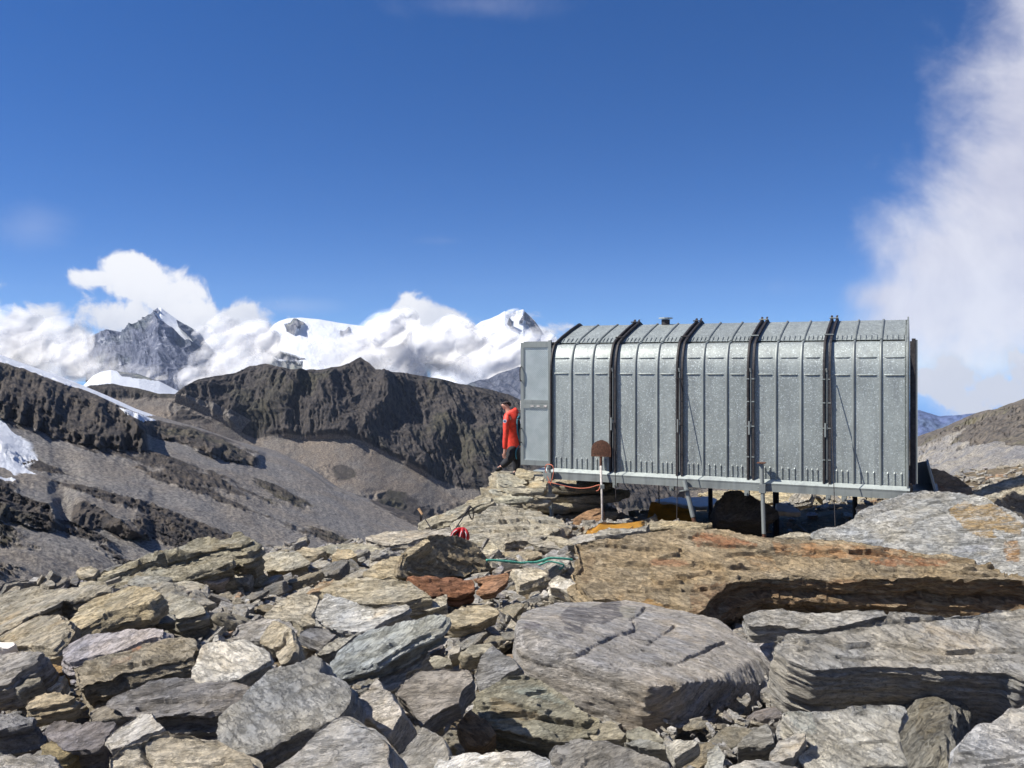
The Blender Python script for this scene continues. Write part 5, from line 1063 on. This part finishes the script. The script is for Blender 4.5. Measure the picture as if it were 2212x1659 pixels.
def sheet(name, pts, th, m_, label, cat, n=16):
    """curved sheet lofted between a far and a near edge"""
    bm = bmesh.new(); a, b = pts; a = catmull(a, 5); b = catmull(b, 5); k = min(len(a), len(b)); rows = []
    for i in range(7):
        t = i / 6; rows.append([bm.verts.new(a[int(j * (len(a) - 1) / (k - 1))].lerp(b[int(j * (len(b) - 1) / (k - 1))], t) + Vector((0, 0, .02 * math.sin(j * .9 + i)))) for j in range(k)])
    for r0, r1 in zip(rows[:-1], rows[1:]):
        for j in range(k - 1): bm.faces.new((r0[j], r0[j + 1], r1[j + 1], r1[j]))
    bmesh.ops.solidify(bm, geom=bm.faces[:], thickness=th); o = obj(name, fin(bm), m_); smooth(o.data); tag(o, label, cat); return o
A4 = lambda x, y, Y: at(*px('A4', x, y), Y)
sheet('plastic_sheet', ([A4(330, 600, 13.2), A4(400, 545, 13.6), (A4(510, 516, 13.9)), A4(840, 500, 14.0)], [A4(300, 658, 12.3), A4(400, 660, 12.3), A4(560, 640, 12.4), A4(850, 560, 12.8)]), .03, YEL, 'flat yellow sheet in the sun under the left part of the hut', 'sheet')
sheet('plastic_tub', ([A4(895, 338, 16.6), A4(1000, 345, 16.6), A4(1120, 366, 16.5), A4(1260, 390, 16.4)], [A4(843, 570, 15.9), A4(900, 570, 15.9), A4(1050, 570, 15.8), A4(1270, 570, 15.7)]), .03, simple('shaded_yellow_plastic', (.52, .27, .04), .6, 0, .3, 3, .3, 12), 'curved yellow sheet under the hut, darkened in colour for the shade', 'sheet')  # darker copy of the yellow: the hut's shade is in the colour
SNOW = simple('warmed_old_snow', (.76, .69, .60), .7, 0, .06, 5, .6, 18)  # base colour warmed to offset the blue skylight on shaded snow
def snow(tg, poly, Y, label, pitch=16, th=.10):
    o = slab(label, tg, poly, (1, 1, 1), pitch, 0, th, Y=Y, cat='snow patch', cuts=0, name='snow_patch', foot=False, rough=.5); o.data.materials.clear(); o.data.materials.append(SNOW); o['kind'] = 'thing'
snow('A4', [(960, 300), (1100, 285), (1250, 290), (1440, 285), (1480, 300), (1440, 365), (1300, 372), (1240, 362), (1050, 340), (930, 326)], 18.2, 'snow lying in the shade under the middle of the hut')
snow('A5', [(20, 330), (120, 345), (230, 390), (255, 425), (150, 425), (30, 410)], 16.6, 'snow strip under the right part of the hut')
snow('A5', [(730, 365), (800, 350), (870, 370), (830, 395), (740, 400)], 14.6, 'small snow patch behind the blue grey boulder')
snow('A1', [(415, 1330), (500, 1345), (545, 1390), (530, 1412), (480, 1395), (430, 1360)], None, 'small snow patch between the tan slabs on the left rim', 24, .06)
snow('Z2', [(-60, 600), (60, 625), (130, 625), (120, 660), (60, 690), (-60, 670)], None, 'snow patch at the left edge of the rock field', 30, .1)
# black bags and dark rock in the shade under the hut
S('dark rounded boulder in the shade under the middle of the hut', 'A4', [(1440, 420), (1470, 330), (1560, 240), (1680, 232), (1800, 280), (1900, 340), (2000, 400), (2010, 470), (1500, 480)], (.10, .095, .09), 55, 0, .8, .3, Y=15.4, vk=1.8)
S('tan ledge seen behind the rear posts of the hut', 'A4', [(1300, 260), (1450, 225), (1800, 225), (2300, 215), (3000, 235), (3100, 330), (2500, 400), (1900, 330), (1440, 300)], (.42, .37, .26), 24, 0, .4, .3, Y=19.0, vk=1.8, rough=1.4)
# ------------------------------------------------------------------ the person by the door
TAGS['P'] = (1043.6, 840.3, .12255)
PY = 18.3
def P3(x, y, dy=0.0): return at(*px('P', x, y), PY) + Vector((0, dy, 0))
pbase = P3(520, 1510); pbase.z = P3(520, 1560).z
def skin(name, chains, m_, parent, sub=2):
    """chains: lists of (point, radius); points shared between chains join them"""
    vs = []; es = []; rs = []; ix = {}
    for ch in chains:
        prev = None
        for p, r in ch:
            key = tuple(round(c, 4) for c in p)
            if key not in ix: ix[key] = len(vs); vs.append(Vector(p) - pbase); rs.append(r)
            i = ix[key]
            if prev is not None and prev != i: es.append((prev, i))
            prev = i
    me = bpy.data.meshes.new(name); me.from_pydata(vs, es, []); o = bpy.data.objects.new(name, me); COL.objects.link(o)
    md = o.modifiers.new('s', 'SKIN'); o.modifiers.new('u', 'SUBSURF').levels = sub; o.modifiers['u'].render_levels = sub
    for i, r in enumerate(rs):
        sk = me.skin_vertices[0].data[i]; sk.radius = r if isinstance(r, tuple) else (r, r); sk.use_root = (i == 0)
    dg = bpy.context.evaluated_depsgraph_get(); out = bpy.data.meshes.new_from_object(o.evaluated_get(dg)); bpy.data.objects.remove(o)
    out.name = name; smooth(out); return obj(name, out, m_, parent)
SKIN = simple('skin', (.52, .27, .19), .55, 0, .12, 20)
JACK = simple('red_shell', (.70, .05, .025), .6, 0, .30, 7, 1.0, 9)
TROU = simple('black_cloth', (.012, .013, .017), .8, 0, .4, 10, .4, 20); HAIR = simple('dark_hair', (.03, .02, .015), .7)
CAPM = simple('brown_cap_cloth', (.028, .016, .014), .8)
person = empty('person', pbase); tag(person, 'person in a red hooded jacket and dark cap walking with bowed head behind the door', 'person')
hip = P3(545, 1060, .02); chest = P3(500, 620, .02); neckb = P3(455, 400, .02); nk = P3(425, 350, .02); hd = P3(395, 285, .02); ht = P3(385, 240, .02)
shL = P3(430, 480, -.19); shR = P3(520, 480, .20); elL = P3(405, 760, -.24); wrL = P3(385, 1080, -.22); elR = P3(500, 760, .26); wrR = P3(420, 1000, .25)
kneeL = P3(460, 1225, -.10); anL = P3(300, 1375, -.10); toeL = P3(205, 1400, -.11); kneeR = P3(590, 1280, .11); anR = P3(580, 1480, .12); toeR = P3(470, 1525, .12)
def hand(w_, d, s):
    ch = []; pal = w_ + Vector((-.005, 0, -.055))
    ch.append([(w_, .026), (pal, (.036, .016))])
    for k in range(4):
        q = pal + Vector((-.028 + .018 * k, 0, -.028)); ln = (.062, .074, .068, .052)[k]
        ch.append([(pal, (.036, .016)), (q, .010), (q + Vector((-.006, .002 * s, -ln * .5)), .009), (q + Vector((.008, .004 * s, -ln)), .0075)])
    ch.append([(pal, (.036, .016)), (pal + Vector((-.038, -.004 * s, -.005)), .010), (pal + Vector((-.052, -.004, -.035)), .008)])
    return ch
skin('body', [[(hip, .085), (chest, .11), (neckb, .085), (nk, .058), (hd, (.078, .088)), (ht, (.070, .080))], [(chest, .11), (shL, .06), (elL, .045), (wrL, .030)], [(chest, .11), (shR, .06), (elR, .045), (wrR, .030)],
              [(hip, .085), (kneeL, .05), (anL, .035), (anL.lerp(toeL, .6), .026)], [(hip, .085), (kneeR, .05), (anR, .035), (anR.lerp(toeR, .6), .026)],
              [(hd, (.078, .088)), (P3(365, 330, .02), .045), (P3(352, 350, .02), .028)], [(hd, (.078, .088)), (P3(330, 312, .02), .022)]] + [[(wrL, .030)] + c[1:] if c[0][0] == wrL else c for c in hand(wrL, 0, -1)] + hand(wrR, 0, 1), SKIN, person)
hem = P3(520, 1030, .02); waist = P3(520, 850, .02); upper = P3(500, 560, .02); hood = P3(560, 395, .02); hood2 = P3(620, 370, .02)
skin('jacket', [[(P3(528, 1060, .02), (.16, .185)), (hem, (.165, .19)), (waist, (.145, .18)), (P3(505, 700, .02), (.15, .19)), (upper, (.15, .20)), (P3(480, 440, .02), (.11, .15)), (P3(455, 385, .02), (.085, .10))],
                [(P3(480, 440, .02), (.11, .15)), (hood, (.10, .11)), (hood2, (.065, .08))],
                [(upper, (.15, .20)), (shL, .080), (P3(405, 600, -.235), .070), (elL, .064), (P3(390, 900, -.245), .058), (P3(388, 1050, -.22), .052)],
                [(upper, (.15, .20)), (shR, .080), (elR, .064), (P3(425, 960, .25), .050)]], JACK, person)
skin('trousers', [[(P3(540, 940, .02), (.125, .145)), (P3(545, 1080, .02), (.135, .155)), (P3(500, 1150, -.09), .112), (kneeL, .095), (P3(390, 1300, -.10), .086), (P3(310, 1362, -.10), .070)],
                  [(P3(545, 1080, .02), (.135, .155)), (P3(575, 1170, .11), .112), (kneeR, .095), (P3(590, 1380, .12), .084), (P3(582, 1465, .12), .072)]], TROU, person)
for a, t in ((anL, toeL), (anR, toeR)):
    skin('shoe', [[(a + Vector((.02, 0, .03)), .052), (a + Vector((.0, 0, -.03)), .055), (a.lerp(t, .5) + Vector((0, 0, -.02)), .055), (t + Vector((0, 0, -.01)), .045)]], TROU, person, 1)
skin('hair', [[(P3(440, 300, .02), (.05, .075)), (P3(455, 270, .02), (.05, .07)), (P3(420, 240, .02), (.05, .06))]], HAIR, person, 1)
cap = skin('cap', [[(P3(400, 262, .02), (.092, .094)), (P3(395, 235, .02), (.085, .088)), (P3(392, 218, .02), (.05, .055))]], CAPM, person, 2)
skin('cap_brim', [[(P3(345, 300, .02), (.05, .02)), (P3(312, 335, .02), (.05, .012)), (P3(295, 375, .02), (.035, .008))]], CAPM, cap, 1)
bm = bmesh.new(); c = P3(385, 548, -.318) - pbase; bm_tube(bm, [c, c + Vector((0, .006, 0))], .040, 14)
bd = obj('badge', fin(bm), simple('white_badge', (.82, .80, .84), .6, 0, .05), person)
bm = bmesh.new(); c2 = c + Vector((0, -.003, 0)); bm_tube(bm, [c2 + Vector((0, 0, 0)), c2 + Vector((0, .002, 0))], .016, 6); bm_box(bm, c2.x - .024, c2.x + .024, c2.y, c2.y + .002, c2.z - .004, c2.z + .004); obj('badge_emblem', fin(bm), simple('blue_emblem', (.06, .06, .35), .6), bd)
# the backpack the person wears
def soft_box(name, c, sz, rot, m_, parent, cr=2, nz=.008):
    bm = bmesh.new(); bmesh.ops.create_cube(bm, size=1); bmesh.ops.subdivide_edges(bm, edges=bm.edges[:], cuts=5, use_grid_fill=True)
    for v in bm.verts:
        q = v.co * 2; n4 = (abs(q.x) ** 4 + abs(q.y) ** 4 + abs(q.z) ** 4) ** .25; v.co = q / n4 * max(abs(q.x), abs(q.y), abs(q.z)) * .5
        v.co = Vector((v.co.x * sz[0], v.co.y * sz[1], v.co.z * sz[2])); k = v.co * 14; v.co += v.co.normalized() * nz * float(fbm(np.array([k.x]), np.array([k.y]), np.array([k.z + sz[0] * 50]), 2, 8)[0]) * 2
    o = obj(name, bm, m_, parent); smooth(o.data); o.location = c; o.rotation_euler = rot; return o
PACK = simple('dark_blue_pack', (.012, .02, .032), .7, 0, .4, 12, .3); TEAL = simple('teal_strap', (.02, .16, .22), .6)
bp0 = P3(668, 1010, .03); pk = empty('backpack', bp0); tag(pk, 'dark blue backpack with teal straps worn by the person in red', 'backpack')
soft_box('pack_body', P3(690, 740, .03) - bp0, (.22, .32, .62), (0, R(-4), 0), PACK, pk); soft_box('pack_lid', P3(685, 490, .03) - bp0, (.21, .30, .14), (0, R(10), 0), PACK, pk)
bm = bmesh.new(); bm_tube(bm, [q - bp0 for q in catmull([P3(640, 470, -.12), P3(605, 520, -.17), P3(598, 640, -.185), P3(610, 780, -.17), P3(650, 900, -.13)], 5)], .018, 6); obj('shoulder_strap', fin(bm), TEAL, pk)
bm = bmesh.new(); bm_tube(bm, [q - bp0 for q in catmull([P3(640, 980, -.15), P3(585, 1060, -.17), P3(575, 1150, -.17), P3(590, 1220, -.16)], 5)], .014, 6); obj('hip_strap', fin(bm), TEAL, pk)
bm = bmesh.new(); bm_tube(bm, [P3(668, 500, -.16) - bp0, P3(660, 600, -.17) - bp0], .012, 6); obj('buckle', fin(bm), simple('grey_plastic', (.4, .42, .45), .5), pk)

# red backpack and trekking poles on the rocks
RED = simple('red_pack_cloth', (.42, .014, .018), .6, 0, .25, 12, .4, 20); WHT = simple('white_piping', (.7, .7, .7), .6)
rb = at(*px('A3', 460, 665), 11.0); rp = empty('backpack', rb); rp.scale = (.82, .82, .82); tag(rp, 'small red backpack with white piping lying on the rocks', 'backpack')
A3 = lambda x, y, dy=0.0: at(*px('A3', x, y), 11.0 + dy) - rb
soft_box('pack_body', A3(455, 612, .08), (.24, .18, .17), (R(20), R(8), 0), simple('dark_pack_back', (.03, .025, .03), .8), rp)
for pts in ([(375, 632, 0), (395, 590, -.03), (430, 560, -.02), (470, 550, .02)], [(470, 640, -.06), (478, 600, -.08), (488, 565, -.05), (490, 548, .02)], [(530, 668, -.02), (538, 610, -.06), (522, 570, -.03), (495, 550, .02)]):
    bm = bmesh.new(); bm_tube(bm, catmull([A3(*q) for q in pts], 6), .030, 8); st_ = obj('strap', fin(bm), RED, rp); smooth(st_.data)
    bm = bmesh.new(); bm_tube(bm, catmull([A3(*q) + Vector((-.014, -.032, 0)) for q in pts], 6), .0055, 5); obj('piping', fin(bm), WHT, st_)
soft_box('side_pocket', A3(500, 622, .02), (.15, .14, .17), (R(10), R(-12), 0), RED, rp)
def pole(label, p0, p1, grip_m, flip=False):
    e = empty('trekking_pole', p0); tag(e, label, 'trekking pole'); d = (p1 - p0); u_ = d.normalized()
    bm = bmesh.new(); bm_tube(bm, [Vector((0, 0, 0)), d * .72], .0085, 6); obj('shaft', fin(bm), BLACK, e)
    bm = bmesh.new(); bm_tube(bm, [d * .72, d * .8, d * .95, d], [.014, .018, .019, .022], 8); obj('grip', fin(bm), grip_m, e)
    bm = bmesh.new(); bm_tube(bm, catmull([d, d + Vector((.05, -.01, -.05)), d + Vector((.03, -.01, -.17)), d * .9 + Vector((-.0, 0, -.05)), d * .96], 5), .008, 5); obj('wrist_strap', fin(bm), BLACK, e)
pole('black trekking pole leaning up from the red backpack', at(*px('A3', 425, 560), 11.2), at(*px('A3', 548, 372), 11.6), BLACK)
pole('trekking pole with a cork grip sticking out left of the red backpack', at(*px('A3', 212, 578), 12.2), at(*px('A3', 96, 392), 12.4), simple('cork', (.42, .26, .13), .8))

# ------------------------------------------------------------------ mist and cloud in front of the peaks
def cloud_material():
    m = bpy.data.materials.new('cloud'); m.use_nodes = True; n = NT(m.node_tree); n.n.clear()
    g_ = n.new('ShaderNodeNewGeometry'); q = n.vm('MULTIPLY', g_.outputs['Position'], (.001, .001, .001))
    fc = n.m('ABSOLUTE', n.vm('DOT_PRODUCT', g_.outputs['Normal'], g_.outputs['Incoming']))
    nn = n.noise(q, 1.5, 8, .58); n5 = n.noise(q, 1.1, 4, .5)
    a = n.m('MULTIPLY', n.ramp(fc, .05, .95), n.ramp(n.m('ADD', nn, n.m('MULTIPLY', n.m('SUBTRACT', n5, .5), .6)),   .30, .80))
    a = n.m('MULTIPLY', n.m('MULTIPLY', a, .80), n.m('SUBTRACT', 1.0, g_.outputs['Backfacing']))
    nb = n.new('ShaderNodeBump'); nb.inputs['Strength'].default_value = .07; nb.inputs['Distance'].default_value = 160; n.l.new(nn, nb.inputs['Height'])
    nr = n.vm('NORMALIZE', n.vm('ADD', n.vm('MULTIPLY', nb.outputs[0], (.38, .38, .38)), tuple(sv)))
    df = n.new('ShaderNodeBsdfDiffuse'); n.put(df.inputs[0], (.97, .97, .98)); n.l.new(nr, df.inputs['Normal']); tr = n.new('ShaderNodeBsdfTranslucent'); n.put(tr.inputs[0], (.95, .95, .97))
    ms = n.new('ShaderNodeMixShader'); ms.inputs[0].default_value = .42; n.l.new(df.outputs[0], ms.inputs[1]); n.l.new(tr.outputs[0], ms.inputs[2])
    t = n.new('ShaderNodeBsdfTransparent'); mx = n.new('ShaderNodeMixShader'); n.l.new(a, mx.inputs[0]); n.l.new(t.outputs[0], mx.inputs[1]); n.l.new(ms.outputs[0], mx.inputs[2])
    o = n.new('ShaderNodeOutputMaterial'); n.l.new(mx.outputs[0], o.inputs[0]); return m
CLOUD = cloud_material()
def cloud(label, regions, Y, seed):
    rnd = random.Random(seed); ico = bmesh.new(); bmesh.ops.create_icosphere(ico, subdivisions=4, radius=1); base = np.array([v.co[:] for v in ico.verts]); fs = [[v.index for v in f.verts] for f in ico.faces]; ico.free()
    V = []; Fc = []; off = 0
    for (cx, cy, rx, ry, n_, r) in regions:
        for i in range(int(n_ * 1.6)):
            a = rnd.uniform(0, 6.28); q = math.sqrt(rnd.random()); Yp = Y + rnd.uniform(-500, 300)
            c = at(cx + rx * q * math.cos(a), cy + ry * q * math.sin(a), Yp); rad = r * rnd.uniform(.8, 1.55) / F * Yp
            nz = fbm(base[:, 0] * 1.6 + i * 3, base[:, 1] * 1.6 + seed, base[:, 2] * 1.6, 2, seed + i, .4)
            v = base * (1 + .16 * nz)[:, None] * np.array([rad * 1.15, rad, rad * .95]) + np.array(c)
            V.append(v); Fc += [[k + off for k in t] for t in fs]; off += len(v)
    me = bpy.data.meshes.new('cloud'); me.from_pydata(np.concatenate(V).tolist(), [], Fc); smooth(me); o = obj('cloud', me, CLOUD); tag(o, label, None, None, 'stuff')
cloud('cloud bank around the foot of the rocky pyramid peak', [(50, 760, 140, 40, 12, 44), (170, 775, 50, 30, 6, 30), (330, 815, 100, 12, 7, 20), (318, 695, 4, 8, 2, 11), (485, 765, 50, 40, 8, 32), (520, 800, 60, 30, 6, 34), (450, 820, 50, 16, 5, 26), (470, 715, 34, 18, 5, 22), (560, 745, 34, 30, 7, 26), (240, 800, 50, 12, 5, 18)], 7200, 3)
cloud('cloud bank between the glacier dome and the jagged snow peak', [(565, 730, 25, 25, 6, 26), (830, 725, 50, 16, 6, 24), (985, 715, 30, 14, 5, 20), (1060, 742, 85, 14, 12, 24), (800, 765, 110, 30, 12, 36), (870, 720, 60, 30, 6, 32), (960, 745, 60, 30, 7, 34), (1010, 790, 110, 24, 9, 34), (740, 785, 60, 16, 6, 24), (1100, 770, 50, 20, 5, 30), (1040, 735, 50, 10, 4, 20), (1112, 676, 10, 4, 2, 8), (1175, 735, 30, 16, 4, 18)], 9000, 9)
# ------------------------------------------------------------------ thin mountain haze
bm = bmesh.new(); bm_box(bm, -17000, 17000, -2000, 17500, -2700, 1500)
hz_m = bpy.data.materials.new('haze'); hz_m.use_nodes = True; hn = NT(hz_m.node_tree); hn.n.clear()
pv = hn.new('ShaderNodeVolumePrincipled'); pv.inputs['Color'].default_value = (.62, .78, 1, 1); pv.inputs['Density'].default_value = 1.3e-5; pv.inputs['Anisotropy'].default_value = .0
ho = hn.new('ShaderNodeOutputMaterial'); hn.l.new(pv.outputs[0], ho.inputs['Volume'])
tag(obj('haze', fin(bm), hz_m), 'thin blue mountain haze', None, None, 'stuff')
